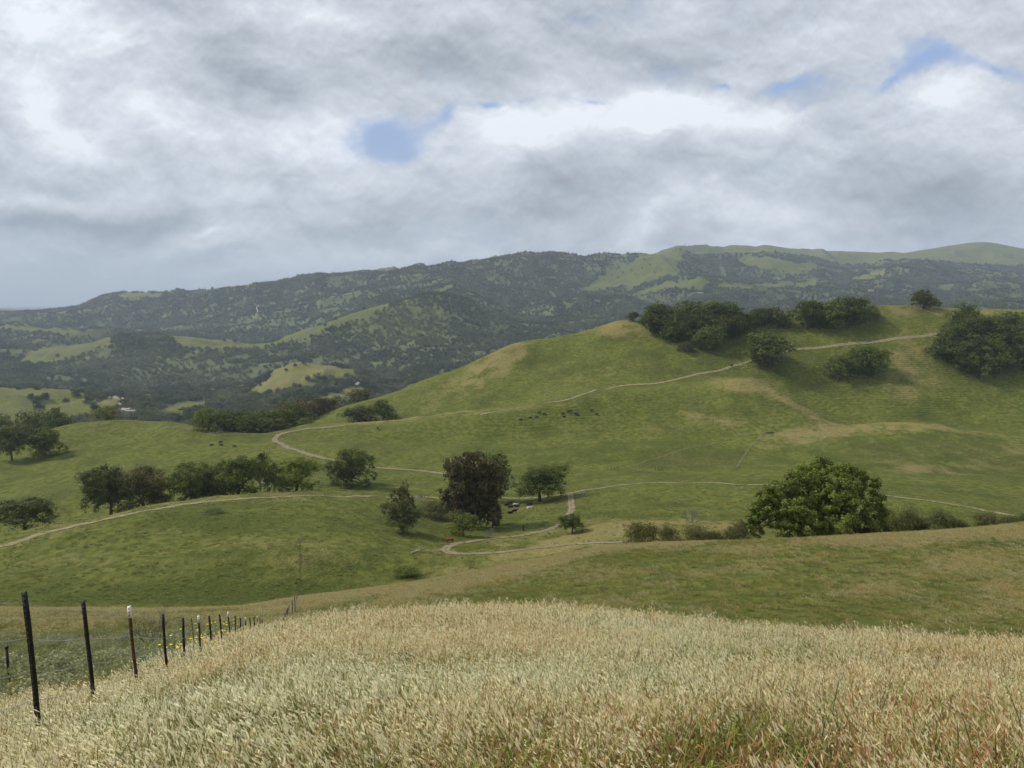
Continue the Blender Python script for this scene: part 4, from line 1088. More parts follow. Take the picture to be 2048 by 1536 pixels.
# shrubs and bare trees along the edge of the near rise
SH = 'grey green shrubs behind the near rise'
for q, (x, yt, w, Y, c) in enumerate([(1284, 1044, 74, 121, 'olive'), (1338, 1051, 46, 119, 'olive'), (1390, 1054, 52, 117, 'olive'), (1424, 1062, 44, 116, 'olive'), (1470, 1043, 62, 116, 'olive')]):
    tree_px(x, yt, None, w, Y=Y, mesh=P_SHRUB[q % 3], ph=14, color=c, name='shrub', cat='shrub', parts=('stems', 'foliage'), label='olive shrub, %s from the left, left of the largest oak' % ordn[q], group=SH)
for q, (x, yt, w, Y, c) in enumerate([(1802, 1011, 70, 117, 'olive'), (1840, 1036, 36, 116, 'grey'), (1884, 1022, 60, 114, 'grey'), (1922, 1040, 34, 113, 'grey'), (1972, 1028, 52, 112, 'olive'), (2016, 1034, 40, 112, 'grey'), (2050, 1026, 40, 112, 'grey')]):
    tree_px(x, yt, None, w, Y=Y, mesh=P_SHRUB[(q + 1) % 3], ph=14, color=c, name='shrub', cat='shrub', parts=('stems', 'foliage'), label='%s shrub, %s to the right of the largest oak' % (cname[c], ordn[q]), group=SH)
tree_px(873, 1003, 1036, 70, mesh=P_SHRUB[0], ph=14, color='olive', name='shrub', cat='shrub', parts=('stems', 'foliage'), label='low dull shrub in the hollow left of the tall brown tree')
tree_px(427, 1037, 1049, 46, mesh=P_SHRUB[1], ph=14, color='grey', name='shrub', cat='shrub', parts=('stems', 'foliage'), label='low blue grey shrub patch alone on the knoll below the trail')
tree_px(810, 1134, 1152, 60, mesh=P_SHRUB[2], ph=14, color='mid', name='shrub', cat='shrub', parts=('stems', 'foliage'), label='low dark green shrub mound below the tree with the fallen limb', ymin=118)
tree_px(768, 1008, 1016, 22, mesh=P_SHRUB[2], ph=14, color='mid', name='shrub', cat='shrub', parts=('stems', 'foliage'), label='small round shrub beside the half bare tree')


# ---- bare branching
def bare_mesh(name, seed, H, spread, r, depth=4, kids=3, mat=None, stems=1):
    rs = np.random.RandomState(seed)
    g = Geo()

    def rec(p, d, L, r, k):
        q = p + d * L
        mid_ = (p + q) / 2 + rs.normal(size=3) * L * .07
        g.tube([p, mid_, q], [r, r * .8, r * .6], 4 if k < depth else 5, cap=False)
        if k == 0: return
        for _ in range(kids):
            nd = d + rs.normal(size=3) * spread; nd[2] += .18
            nd /= np.linalg.norm(nd)
            rec(p + (q - p) * (.55 + .45 * rs.rand()), nd, L * (.6 + .2 * rs.rand()), r * .58, k - 1)
    for s_ in range(stems):
        d = np.array([rs.normal() * .5 * (stems > 1), rs.normal() * .5 * (stems > 1), 1.0]); d /= np.linalg.norm(d)
        rec(np.array([0, 0, -.1]), d, H * .36, r, depth)
    return g.mesh(name, [mat])


def put(name, me, loc, label, cat, rz=0, scale=1, group=None, rot=None):
    o = link(bpy.data.objects.new(name, me))
    o.location = loc; o.rotation_euler = rot or (0, 0, rz); o.scale = (scale,) * 3
    return tag(o, label, cat, group)


put('bare_tree', bare_mesh('bare_tree', 5, 5.5, .42, .13, 5, 3, M_GREYTWIG, 3), at(1380, 1046, 130), 'leafless grey tree alone on the slope left of the largest oak', 'bare tree')
put('bare_shrub', bare_mesh('bare_shrub', 8, 4.2, .55, .03, 4, 3, M_GREYTWIG, 9), at(980, 1077, 130), 'silver grey leafless bush beside the trail below the tall brown tree', 'bare shrub')
put('bare_shrub', bare_mesh('bare_shrub', 9, 3.0, .55, .02, 4, 3, plain('brown_twigs', (.13, .10, .075, 1)), 8), at_depth(310, 36), 'brown leafless bush just beyond the barbed wire fence', 'bare shrub')
put('bare_tree', bare_mesh('bare_tree', 15, 7.0, .40, .14, 4, 3, M_PALE, 1), at(930, 1052, 140), 'pale dead branching snag rising behind the low bright green tree', 'dead tree')
put('bare_tree', bare_mesh('bare_tree', 16, 5.0, .40, .10, 4, 3, M_GREYTWIG, 1), at_depth(1478, 121), 'bare grey twigs rising above the shrub beside the largest oak', 'bare tree')


def log_mesh(seed, L, r):
    rs = np.random.RandomState(seed); g = Geo()
    p = [np.array([0, 0, r * .6])]
    for i in range(5): p.append(p[-1] + np.array([L / 5, rs.normal() * L * .05, abs(rs.normal()) * r * .8 * (1 if i % 2 else -.3)]))
    p = np.array(p); p[:, 2] = np.maximum(p[:, 2], r * .4)
    g.tube(p, np.linspace(r, r * .4, 6), 6)
    for k in (1, 2, 3, 4):
        d = np.array([rs.rand() * .6, rs.normal() * .7, .5 + rs.rand() * .5]) * L * .22
        g.tube([p[k], p[k] + d * .5 + rs.normal(size=3) * .05, p[k] + d], [r * .45, r * .3, r * .12], 5)
    return g.mesh('fallen_log', [M_PALE])


for (x, y, L, r, rz, sd, lab) in [(822, 1107, 4.2, .22, .6, 1, 'bleached broken limb lying at the foot of the grey green tree'), (845, 1101, 6, .07, .15, 2, 'long thin grey branch lying right of the upright grey green tree'),
                                 (1050, 1038, 6, .16, .3, 3, 'fallen dark grey branch in the meadow right of the tall brown tree'), (1074, 1047, 4.5, .14, .2, 4, 'curved white branch lying on the meadow beside the trail'),
                                 (1068, 1060, 3, .12, -.5, 5, 'short white branch lying on the grass inside the trail curve'), (970, 1076, 2.2, .18, 1.4, 6, 'white stump piece beside the silver grey leafless bush'),
                                 (1025, 968, 4, .14, .8, 7, 'pale fallen branch left of the domed oak'), (1482, 737, 6, .3, .4, 8, 'pale fallen limb at the foot of the clump beside the slope trail'), (414, 868, 10, .35, .9, 9, 'grey fallen oak limb at the left foot of the saddle grove')]:
    put('fallen_branch', log_mesh(sd, L, r), at(x, y, 120), lab, 'fallen branch', rz)

# mistletoe
rsm = np.random.RandomState(3)
b = at_depth(527, 282)
_, stp = pix(527, 914)
v, f = crown_geo(rsm, np.array([[0, 0, 0.0]]), np.array([1.3]), 900, .25, 1.2)
mt = put('mistletoe', np_mesh('mistletoe', v, f, [M_LEAF]), (b.x, b.y, float(stp) * b.y), 'dark round ball of mistletoe in the top of the slim open oak', 'mistletoe')
mt.color = (.03, .04, .015, 1)


# ---- trails and roads
def trail_material(name, c0, c1, centre=.0, edge=.42, cov=1.0):
    m = Mat(name)
    o = m.obj()
    a = m.attr('across').outputs['Fac']
    n = m.noise(o, .55, 6, .65); n2 = m.noise(o, 2.2, 5, .7)
    c = m.mix(m.ramp(n2, 0, 1, .3, .7), c0, c1)
    green = (.12, .135, .05, 1)
    if centre:
        strip = m.math('MULTIPLY', m.ramp(m.math('ABSOLUTE', a), 1, 0, .06, .30), m.ramp(n, 0, 1, .42, .52))
        c = m.mix(m.math('MULTIPLY', strip, centre), c, green)
    m.base(c, .95, .1)
    ab = m.math('ABSOLUTE', a)
    e = m.math('ADD', ab, m.math('MULTIPLY', m.math('SUBTRACT', n, .5), 1.5))
    al = m.math('MULTIPLY', m.ramp(e, 1, 0, edge, edge + .32), cov)
    m.l(al, m.p.inputs['Alpha'])
    return m.m


M_DIRT = trail_material('trail_dirt', (.18, .145, .09, 1), (.29, .235, .15, 1), .85, .38)
M_TAN = trail_material('trail_tan', (.21, .18, .095, 1), (.32, .275, .16, 1), .7, .34, .95)
M_FAINT = trail_material('trail_faint', (.17, .15, .075, 1), (.27, .245, .13, 1), .0, .2, .42)
M_PALEROAD = trail_material('road_pale', (.26, .24, .19, 1), (.36, .33, .27, 1), 0, .6)


def smooth_path(pts, n):
    p = np.array(pts, float)
    d = np.concatenate([[0], np.cumsum(np.linalg.norm(np.diff(p, axis=0), axis=1))])
    t = np.linspace(0, d[-1], n)
    # Catmull-Rom style through the given points
    m = np.zeros_like(p)
    m[1:-1] = (p[2:] - p[:-2]) / (d[2:] - d[:-2])[:, None]
    m[0] = (p[1] - p[0]) / d[1]; m[-1] = (p[-1] - p[-2]) / (d[-1] - d[-2])
    i = np.clip(np.searchsorted(d, t, 'right') - 1, 0, len(p) - 2)
    q = ((t - d[i]) / (d[i + 1] - d[i]))[:, None]
    return herm(d[i][:, None], d[i + 1][:, None], p[i], p[i + 1], m[i], m[i + 1], q)


def trail(name, pts, width, mat, label, ymin=100, ymax=1e9, lift=.0003):
    P = np.array([list(at(x, y, ymin, ymax))[:2] for x, y in pts])
    L = np.sum(np.linalg.norm(np.diff(P, axis=0), axis=1))
    n = int(min(500, max(30, L / max(1.2, P[:, 1].mean() / 250))))
    Q = smooth_path(P, n)
    for _ in range(2): Q[1:-1] = (Q[:-2] + Q[1:-1] * 2 + Q[2:]) / 4
    t = np.gradient(Q, axis=0); t /= np.linalg.norm(t, axis=1, keepdims=True)
    nrm = np.stack([-t[:, 1], t[:, 0]], 1)
    acr = np.linspace(-1, 1, 9)
    V = (Q[:, None] + nrm[:, None] * acr[None, :, None] * width * .75).reshape(-1, 2)
    z, _i = ground_np(V[:, 0], V[:, 1])
    z = z + .05 + lift * np.hypot(V[:, 0], V[:, 1])
    a = (np.arange(n - 1)[:, None] * 9 + np.arange(8)[None]).ravel()
    me = np_mesh(name, np.column_stack([V, z]), np.stack([a, a + 9, a + 10, a + 1], -1), [mat], smooth=True)
    fattr(me, 'across', np.tile(acr, n))
    return tag(link(bpy.data.objects.new(name, me)), label=label, kind='structure')


trail('dirt_trail', [(-60, 1108), (0, 1094), (60, 1076), (120, 1059), (200, 1042), (300, 1021), (400, 1005), (480, 998), (560, 994), (650, 992), (730, 993), (810, 995), (880, 997), (960, 999), (1040, 997), (1120, 990), (1200, 977), (1260, 969), (1330, 966), (1420, 966), (1510, 970), (1600, 976), (1700, 984), (1770, 991), (1850, 1001), (1950, 1017), (2060, 1034)], 2.9, M_TAN, 'pale trail curving across the meadow', 150, 330)
trail('dirt_trail', [(895, 948), (850, 943), (790, 938), (740, 934), (690, 925), (650, 917), (600, 903), (570, 893), (552, 884), (550, 877), (562, 868), (590, 862), (625, 857), (690, 851)], 4.2, M_DIRT, 'dirt road bending on the saddle', 330, 500)
trail('dirt_trail', [(1141, 988), (1142, 1005), (1143, 1022), (1133, 1035), (1120, 1049), (1090, 1062), (1050, 1070), (1000, 1076), (950, 1082), (912, 1088), (893, 1096), (892, 1104), (915, 1108), (960, 1107), (1010, 1104), (1070, 1097), (1130, 1090), (1190, 1086), (1250, 1084), (1300, 1080)], 3.0, M_DIRT, 'looping dirt trail in the hollow', 128, 320)
trail('dirt_trail', [(960, 830), (1060, 812), (1120, 803), (1180, 785), (1230, 774), (1300, 768), (1340, 762), (1370, 755), (1410, 746), (1450, 738), (1463, 733), (1500, 722), (1560, 706), (1600, 698), (1680, 690), (1760, 683), (1820, 675), (1880, 667)], 3.2, M_TAN, 'trail climbing across the big green hill', 440, 680)
trail('dirt_trail', [(1537, 866), (1510, 868), (1470, 873), (1440, 884), (1400, 893), (1350, 905), (1300, 920), (1260, 934)], 2.2, M_FAINT, 'faint double track below the water trough', 330, 520)
trail('dirt_trail', [(1530, 867), (1515, 880), (1500, 895), (1488, 912), (1472, 935)], 2.0, M_FAINT, 'faint track running down from the water trough', 330, 520)
trail('dirt_trail', [(690, 845), (760, 841), (850, 834), (950, 827), (1030, 818), (1110, 803)], 1.6, M_FAINT, 'cattle path along the hill shoulder', 440, 520)
trail('dirt_trail', [(1700, 845), (1660, 836), (1610, 812), (1560, 788), (1510, 768), (1470, 758)], 1.8, M_FAINT, 'cattle path on the spur of the green hill', 430, 620)
trail('dirt_trail', [(1540, 864), (1600, 862), (1680, 850), (1760, 844), (1830, 846), (1900, 855), (1980, 862), (2060, 866)], 1.6, M_FAINT, 'cattle path over the brown knoll', 420, 520)
trail('dirt_trail', [(1760, 976), (1850, 992), (1950, 1008), (2060, 1026)], 1.8, M_FAINT, 'second faint track beside the pale trail', 190, 330)
trail('dirt_trail', [(598, 1190), (599, 1160), (600, 1130), (600, 1100), (598, 1076)], .7, trail_material('trail_dark', (.07, .075, .025, 1), (.10, .10, .035, 1), 0, .3, .5), 'dark cattle path following the fence line up the knoll', 112, 240)
trail('road', [(198, 795), (215, 797), (232, 796), (246, 799), (248, 806), (240, 812)], 5, M_PALEROAD, 'pale road in the far valley', 1150, 2300, .002)
trail('road', [(500, 688), (470, 690), (440, 686), (410, 682)], 9, M_FAINT, 'path along the far golden ridge', 2300, 3200, .002)
trail('road', [(512, 636), (516, 628), (513, 622), (518, 616)], 4, M_PALEROAD, 'pale scar on the far wooded mountain', 3200, 5200, .004)
trail('road', [(712, 775), (722, 768), (730, 766)], 6, M_PALEROAD, 'pale bare bank among the far oaks', 1300, 2300, .004)

# ------------------------------------------------------------------ far woodland
GY2 = np.cos(np.clip(AZ, az_in[0], az_in[-1]))[None]
PSH = inst_mat('far_oak_leaves', (.056, .070, .030, 1), (.190, .200, .100, 1), .4, .9, .15, .05)


def clump_proto(name, seed, n, nl, size, conifer=False):
    rs = np.random.RandomState(seed)
    c = rs.normal(size=(nl, 3)) * np.array([.26, .26, .16]) + np.array([0, 0, .42])
    c[:, 2] = np.clip(c[:, 2], .12, .75)
    r = .17 + .13 * rs.rand(nl)
    if conifer:
        c = np.stack([rs.normal(size=nl) * .04, rs.normal(size=nl) * .04, np.linspace(.2, 1.3, nl)], 1); r = np.linspace(.28, .08, nl)
    v, f = crown_geo(rs, c, r, n, size, 1.0, 1.0, 0, .5)
    return proto(name, np_mesh(name, v, f, [PSH]))


FP = [clump_proto('far_tree', 700 + q, 190, 7, .17) for q in range(6)] + [clump_proto('far_pine', 720, 150, 6, .15, True)]
NP = [clump_proto('valley_tree', 740 + q, 900, 11, .085) for q in range(5)]
rsf = np.random.RandomState(12)


def forest_points(n, y0, y1):
    """points spread over the visible slopes, evenly in area"""
    uu = rsf.uniform(-.80, .80, n * 3)
    Yd = np.sqrt(rsf.uniform(y0 ** 2, y1 ** 2, n * 3))
    X = uu * Yd
    z, (lo, i) = ground_np(X, Yd)
    fo = forest[lo, i]; fo = np.where(fo < .4, 0, fo)
    return X, Yd, z, fo, lo, i


# running horizon: drop what hides behind nearer land
SMAX = np.maximum.accumulate(np.where(GR * GY2 > 1, GS, -9), axis=0)


def visible(lo, i, X, Yd, z, h):
    return (z + h) / Yd > SMAX[np.maximum(lo - 1, 0), i] - .0015


def woodland(name, n, y0, y1, protos, smin, smax, dens, label):
    X, Yd, z, fo, lo, i = forest_points(n, y0, y1)
    px, py = unpix(X / Yd, z / Yd)
    den = fo * np.clip(dens + fbm(X, Yd, 90, 3, 301) * 1.6 + fbm(X, Yd, 420, 2, 305) * 1.0, .12, 1)
    keep = (rsf.rand(len(X)) < den) & visible(lo, i, X, Yd, z, 12)
    X, Yd, z, px, py = [q[keep][:n] for q in (X, Yd, z, px, py)]
    k = len(X)
    sc = (smin + (smax - smin) * rsf.rand(k) ** 1.6)
    tint = np.clip(.30 + fbm(X, Yd, 160, 3, 311) * .9 + rsf.normal(size=k) * .24, 0, 1)
    # paler scrub on the middle spur and the slope below the golden ridge
    for (x, y, rx, ry, a_) in ((800, 650, 130, 60, .5), (330, 735, 260, 50, .4), (1300, 600, 120, 14, .3)):
        tint += np.clip(1 - ((px - x) / rx) ** 2 - ((py - y) / ry) ** 2, 0, 1) * a_ * (Yd > 2200)
    tint = np.clip(tint, 0, 1)
    idx = rsf.randint(0, 6, k) if len(protos) > 5 else rsf.randint(0, len(protos), k)
    if len(protos) > 6:
        pine = (np.abs(px - 290) < 75) & (py < 745) & (rsf.rand(k) < .55)
        idx = np.where(pine, 6, idx)
    # slightly dry: scattered scrub is smaller
    return scatter(name, np.stack([X, Yd, z - .06 * sc], 1), protos, scl=sc, idx=idx, tint=tint, label=label)


woodland('valley_woodland', 6500, 1000, 2250, NP, 9, 19, .95, 'dark oak woodland filling the near valley')
woodland('mountain_woodland', 95000, 2250, 5700, FP, 8, 17, .66, 'dense oak woodland covering the mountain slopes')

# far oaks standing singly on the grassy openings
far_singles = [
    ([(1208, 560), (1224, 551), (1236, 556), (1246, 546), (1262, 541), (1271, 549), (1284, 537), (1300, 530), (1310, 545), (1322, 541), (1338, 552), (1288, 520), (1256, 529)], 3400, 7200, 10, 'small dark oaks dotting the grassy mountain spur', 'small dark oaks on the grassy mountain spur'),
    ([(1488, 521), (1496, 507), (1545, 515), (1610, 536), (1612, 520), (1580, 506), (1680, 510), (1700, 513), (1420, 500), (1380, 505)], 4200, 8000, 9, 'small oaks on the high mountain meadows', 'small oaks on the high meadows under the summit ridge'),
    ([(1420, 572), (1330, 578), (1590, 572), (1565, 560)], 3300, 5200, 12, 'oaks beside the narrow mountain clearings', 'oaks beside the narrow clearings on the lower mountain'),
    ([(62, 797), (76, 803), (88, 800), (72, 812), (152, 792), (110, 826), (132, 806), (176, 806), (190, 822), (80, 820)], 1100, 1640, 13, 'oaks on the pale knolls of the valley', 'dark oaks on the pale grassy knolls in the left valley'),
    ([(590, 732), (521, 772), (572, 742), (608, 728)], 1700, 2200, 9, 'small oaks on the tan hill', 'small oaks on the smooth tan hill in the valley'),
    ([(448, 682), (470, 684), (545, 684), (640, 640), (670, 640), (728, 618), (650, 652), (115, 713), (224, 678)], 2300, 3100, 14, 'oaks along the light green ridge', 'dark oaks on the light green ridge below the mountain'),
]
for pts, y0, y1, size, grp, lab in far_singles:
    for q, (x, y) in enumerate(sorted(pts)):
        b = at(x, y, y0, y1)
        o = link(bpy.data.objects.new('distant_oak', PROTO[q % 7][1]))
        o.location = b - Vector((0, 0, .5)); o.scale = (size / 18 * (.8 + .1 * (q % 5)),) * 3
        o.rotation_euler = (0, 0, q * 1.7)
        o.color = (.042, .054, .022, 1)
        tag(o, '%s from left of the %s' % (ordn[q], lab), 'oak tree', grp)

# ------------------------------------------------------------------ grass of the foreground
M_SPIKE = inst_mat('oat_spikelets', (.90, .78, .46, 1), (.95, .89, .60, 1), .12, .6, .5, .2)
M_STRAW = inst_mat('straw_stems', (.37, .19, .08, 1), (.30, .24, .09, 1), .35, .8, .25, .2)
M_GREEN = inst_mat('green_blades', (.25, .25, .06, 1), (.16, .20, .045, 1), .35, .75, .35, .2)


def oat_clump(name, seed, stems, radius, hmin, hmax, spikes, lean=.25, green=.3, wsc=1.0, ssc=1.0, leaves=2):
    rs = np.random.RandomState(seed)
    V, Fc, Mi = [], [], []
    n = 0
    for s_ in range(stems):
        a = rs.rand() * 2 * pi; q = sqrt(rs.rand()) * radius
        p0 = np.array([cos(a) * q, sin(a) * q, -.05])
        h = hmin + (hmax - hmin) * rs.rand()
        isg = rs.rand() < green
        d = np.array([rs.normal() * lean + .12, rs.normal() * lean, 1.0])
        w = .0032 * wsc * (1.2 if isg else 1)
        t = np.array([0, .4, .75, 1.0])
        P = p0 + np.outer(t, [0, 0, h]) + np.outer(t ** 2, [d[0] * h * .8, d[1] * h * .8, -abs(lean) * h * .15])
        sd = rs.normal(size=3); sd[2] = 0; sd /= np.linalg.norm(sd)
        for k in range(3):
            w0, w1 = w * (1 - t[k] * .6), w * (1 - t[k + 1] * .6)
            V += [P[k] - sd * w0, P[k] + sd * w0, P[k + 1] + sd * w1, P[k + 1] - sd * w1]
            Fc.append((n, n + 1, n + 2, n + 3)); n += 4; Mi.append(2 if isg else 1)
        for _ in range(leaves):
            k0 = rs.rand() * .6; b0 = p0 + np.array([0, 0, h * k0]); ll = h * (.25 + .3 * rs.rand())
            dd = rs.normal(size=3) * .7; dd[2] = .8; dd /= np.linalg.norm(dd)
            b1 = b0 + dd * ll * .6; b2 = b1 + (dd + np.array([0, 0, -.9])) * ll * .45
            wv = np.cross(dd, [0, 0, 1.0]); wv /= np.linalg.norm(wv) + 1e-6
            ww = .0045 * wsc
            V += [b0 - wv * ww * .7, b0 + wv * ww * .7, b1 + wv * ww, b1 - wv * ww, b1 - wv * ww, b1 + wv * ww, b2 + wv * ww * .1, b2 - wv * ww * .1]
            Fc += [(n, n + 1, n + 2, n + 3), (n + 4, n + 5, n + 6, n + 7)]; n += 8; Mi += [2 if isg or rs.rand() < .3 else 1] * 2
        for _ in range(spikes if rs.rand() < .93 else 0):
            k0 = .50 + .50 * rs.rand()
            b0 = np.array([np.interp(k0, t, P[:, j]) for j in range(3)])
            o_ = rs.normal(size=3) * .030 * (1.45 - k0) * 2.0; o_[2] = -abs(o_[2]) * .5
            b0 = b0 + o_ + np.array([.02, 0, 0])
            dd = np.array([rs.normal() * .33 + .62, rs.normal() * .33, -.85]); dd /= np.linalg.norm(dd)
            L = (.026 + .014 * rs.rand()) * ssc
            sv = np.cross(dd, rs.normal(size=3)); sv /= np.linalg.norm(sv)
            w2 = L * .112
            V += [b0, b0 + dd * L * .4 + sv * w2, b0 + dd * L * 1.15, b0 + dd * L * .4 - sv * w2]
            Fc.append((n, n + 1, n + 2, n + 3)); n += 4; Mi.append(0)
    return proto(name, np_mesh(name, V, Fc, [M_SPIKE, M_STRAW, M_GREEN], Mi))


OATS = [oat_clump('oat_tuft', 40 + q, 46, .30, .40, .68, 11, .20, .32, .9, 1.5, 2) for q in range(5)]
OATF = [oat_clump('oat_tuft_far', 60 + q, 46, .42, .38, .66, 9, .22, .32, 1.5, 2.1, 1) for q in range(4)]
M_SPIKE, M_SPIKE_NEAR = inst_mat('hill_oat_heads', (.66, .55, .29, 1), (.78, .69, .42, 1), .15, .6, .4, .1), M_SPIKE
OATH = [oat_clump('oat_tuft_hill', 160 + q, 40, .60, .22, .50, 5, .22, .55, 2.4, 2.4, 1) for q in range(4)]
OATG = [oat_clump('green_tuft', 70 + q, 40, .42, .25, .55, 2, .35, .85, 3.5, 1.4, 3) for q in range(4)]
rsg = np.random.RandomState(5)
FENCE_U = lambda Y: -.30 - 2.76 / np.maximum(Y, .1)          # the fence line, X = -0.30 Y - 2.76


def field(name, y0, y1, spacing, protos, ufn, label, dens=None, tintfn=None, s0=.8, s1=1.1, pad=0.0):
    area = .5 * (y1 ** 2 - y0 ** 2) * 1.9 + (y1 - y0) * (6 + 2 * pad)
    n = int(area / spacing ** 2)
    q_ = pad + 3                              # width grows with distance; draw Y so that tufts stay evenly spread
    Y = np.sqrt(rsg.uniform((y0 + q_) ** 2, (y1 + q_) ** 2, n)) - q_
    X = rsg.uniform(-1, 1, n) * (.95 * Y + pad + (2.85 if pad else 0))
    m = ufn(X, Y)
    X, Y = X[m], Y[m]
    if dens is not None:
        k = rsg.rand(len(X)) < dens(X, Y); X, Y = X[k], Y[k]
    z, (lo, i) = ground_np(X, Y)
    t = np.clip(rsg.rand(len(X)) * .6 + .2 + (fbm(X, Y, 5, 3, 401) * 1.2), 0, 1) if tintfn is None else tintfn(X, Y, lo, i)
    sc = (s0 + (s1 - s0) * rsg.rand(len(X)) + .20 * (rsg.rand(len(X)) > .93)) * (1 + .22 * fbm(X, Y, 3.0, 2, 405))
    rz = rsg.uniform(-.9, .9, len(X))
    return scatter(name, np.stack([X, Y, z], 1), protos, rot=rz, scl=sc, tint=t, label=label)


fence_side = lambda X, Y: X - (-.30 * Y - 2.76)              # > 0 on the camera's side
UND = [oat_clump('under_tuft', 90 + q, 60, .30, .15, .46, 1, .3, (.1, .85, .5, .95)[q], 1.5, 1.0, 3) for q in range(4)]
field('grass_undergrowth', -1.5, 18.0, .26, UND, lambda X, Y: fence_side(X, Y) > -2.6, 'short green and rust brown grass under the oats', s0=.8, s1=1.2, pad=8)
field('wild_oat_grass', -1.5, 13.0, .24, OATS, lambda X, Y: fence_side(X, Y) > -2.6, 'pale wild oats with nodding seed heads in the foreground', dens=lambda X, Y: np.clip(.80 + fbm(X, Y, 2.6, 3, 409) * 1.3 - .6 * np.exp(-((X + 1.9) ** 2 / 1.6 + (Y - 3.6) ** 2 / 1.2)) - np.clip((X / np.maximum(Y, 1) - .05) * 2.5, 0, 1) * np.clip((Y - 7.5) / 6, 0, 1) * .75 - .4 * np.exp(-((X + .2) ** 2 / 2 + (Y - 3.3) ** 2 / .6)), .10, 1) * (np.hypot(X, Y) > 1.1), pad=8)
field('wild_oat_grass', 13.0, 42, .34, OATF, lambda X, Y: (fence_side(X, Y) > -1.2), 'pale wild oats thinning out on the brow',
      dens=lambda X, Y: np.clip(.9 + fbm(X, Y, 4, 3, 407) * 1.3 - np.clip((Y - 21) / 9, 0, .8) - np.clip((X / Y - .02) * 2.2, 0, 1) * np.clip((Y - 12.5) / 10, 0, 1) * .8, .16, 1) * np.clip((43 - Y) / 12, 0, 1), pad=8)

# grass of the rise behind the brow
hill_t = lambda X, Y, lo, i: np.clip(rsg.rand(len(X)) * .5 + .25 + fbm(X, Y, 9, 2, 403) * .7, 0, 1)


def gold_at(X, Y):
    z, (lo, i) = ground_np(X, Y); return dry[lo, i]


field('hillside_grass', 31, 128, .55, OATH, lambda X, Y: (Y < 118) & (fence_side(X, Y) > -60), 'thin golden oats on the rise', dens=lambda X, Y: np.clip(gold_at(X, Y) * 1.25, .05, 1) ** 1.3 * .95, s0=.35, s1=.9)
field('green_grass', 8, 128, .85, OATG, lambda X, Y: (Y < 116) & ((fence_side(X, Y) < 0) | (Y > 22) | (X / Y > .08) & (Y > 9)), 'green grass tufts in the swale and on the rise', dens=lambda X, Y: np.where(Y < 30, .8, np.clip(1.1 - gold_at(X, Y), .1, 1) * .8), s0=.35, s1=.75)

field('meadow_grass', 104, 300, 1.15, OATG, lambda X, Y: (ground_np(X, Y)[0] > -1e9) & (Y > 122 - 20 * (X / Y < -.25)), 'tussocky green grass of the meadow and the knoll',
      dens=lambda X, Y: np.clip(.35 + fbm(X, Y, 6, 3, 431) * 1.6 - gold_at(X, Y) * .5, 0, 1) * np.clip(1.3 - Y / 300, .2, 1), s0=.45, s1=1.15, tintfn=lambda X, Y, lo, i: np.clip(.75 + fbm(X, Y, 16, 2, 433) * .9, 0, 1))

# tall green blades near the camera at the right
M_BLADE = plain('green_stalk', (.085, .125, .035, 1), .6, .3, 4, .3)


def stalk(seed, h):
    rs = np.random.RandomState(seed); g = Geo()
    for k in range(rs.randint(6, 10)):
        a = rs.normal(size=2) * .10
        t = np.linspace(0, 1, 7)
        hh = h * (.6 + .4 * rs.rand()); b = rs.normal(size=2) * .16 + np.array([.12, 0])
        p = np.stack([a[0] + b[0] * t ** 2 * hh, a[1] + b[1] * t ** 2 * hh, hh * t - .05], 1)
        w = .0032 * (1 - t ** 2 * .85)
        g.tube(p, w, 4, cap=False)
        if k < 2:
            g.tube(p[-3:] + [[0, 0, .01]] * 3, [.003, .006, .002], 5, cap=False)
    return g.mesh('green_stalks', [M_BLADE])


STK = [stalk(q, 1.25) for q in range(4)]
for q, (x, Y, sc_) in enumerate([(1618, 4.2, 1.0), (1645, 4.4, .9), (1690, 4.6, .8), (1940, 3.9, .95), (1975, 3.7, .9), (2015, 3.5, .95), (2040, 4.1, 1.0), (1905, 3.6, .7), (1100, 3.8, .55), (700, 6, .75)]):
    p = at_depth(x, Y)
    put('tall_grass', STK[q % 4], p, 'tuft of tall dark green grass stalks standing above the pale oats', 'grass tuft', q * 1.3, sc_ * .72, 'green stalk tufts among the oats')

# ------------------------------------------------------------------ scrub beyond the fence
M_SAGE = inst_mat('sage_leaves', (.22, .24, .085, 1), (.33, .34, .19, 1), .35, .9, .3, .05)


def sage(name, seed, n=700, size=.06):
    rs = np.random.RandomState(seed)
    c = rs.normal(size=(9, 3)) * np.array([.35, .35, .12]) + np.array([0, 0, .3]); r = .2 + .12 * rs.rand(9)
    v, f = crown_geo(rs, c, r, n, size, 1.0, 2.2, -.0, .8)
    return proto(name, np_mesh(name, v, f, [M_SAGE]))


SG = [sage('sage_clump', 800 + q) for q in range(4)]
ns = 1500
Ys = rsg.uniform(13, 58, ns); Xs = -.30 * Ys - 2.76 - 2.2 - rsg.rand(ns) ** 1.3 * (18 + Ys * .45)
zs, _ = ground_np(Xs, Ys)
k = rsg.rand(ns) < np.clip(.65 + fbm(Xs, Ys, 8, 3, 420) * 1.8, 0, 1) * np.clip((62 - Ys) / 14, 0, 1)
scatter('sage_scrub', np.stack([Xs, Ys, zs - .1], 1)[k], SG, scl=(.3 + rsg.rand(ns) * .7)[k], tint=np.clip(.5 + fbm(Xs, Ys, 12, 2, 421) * 1.4, 0, 1)[k], label='grey green sage scrub beyond the barbed wire fence')

# yellow flowers beside the fence
M_YEL = plain('yellow_petals', (.75, .55, .02, 1), .6, .2, 4, .1)


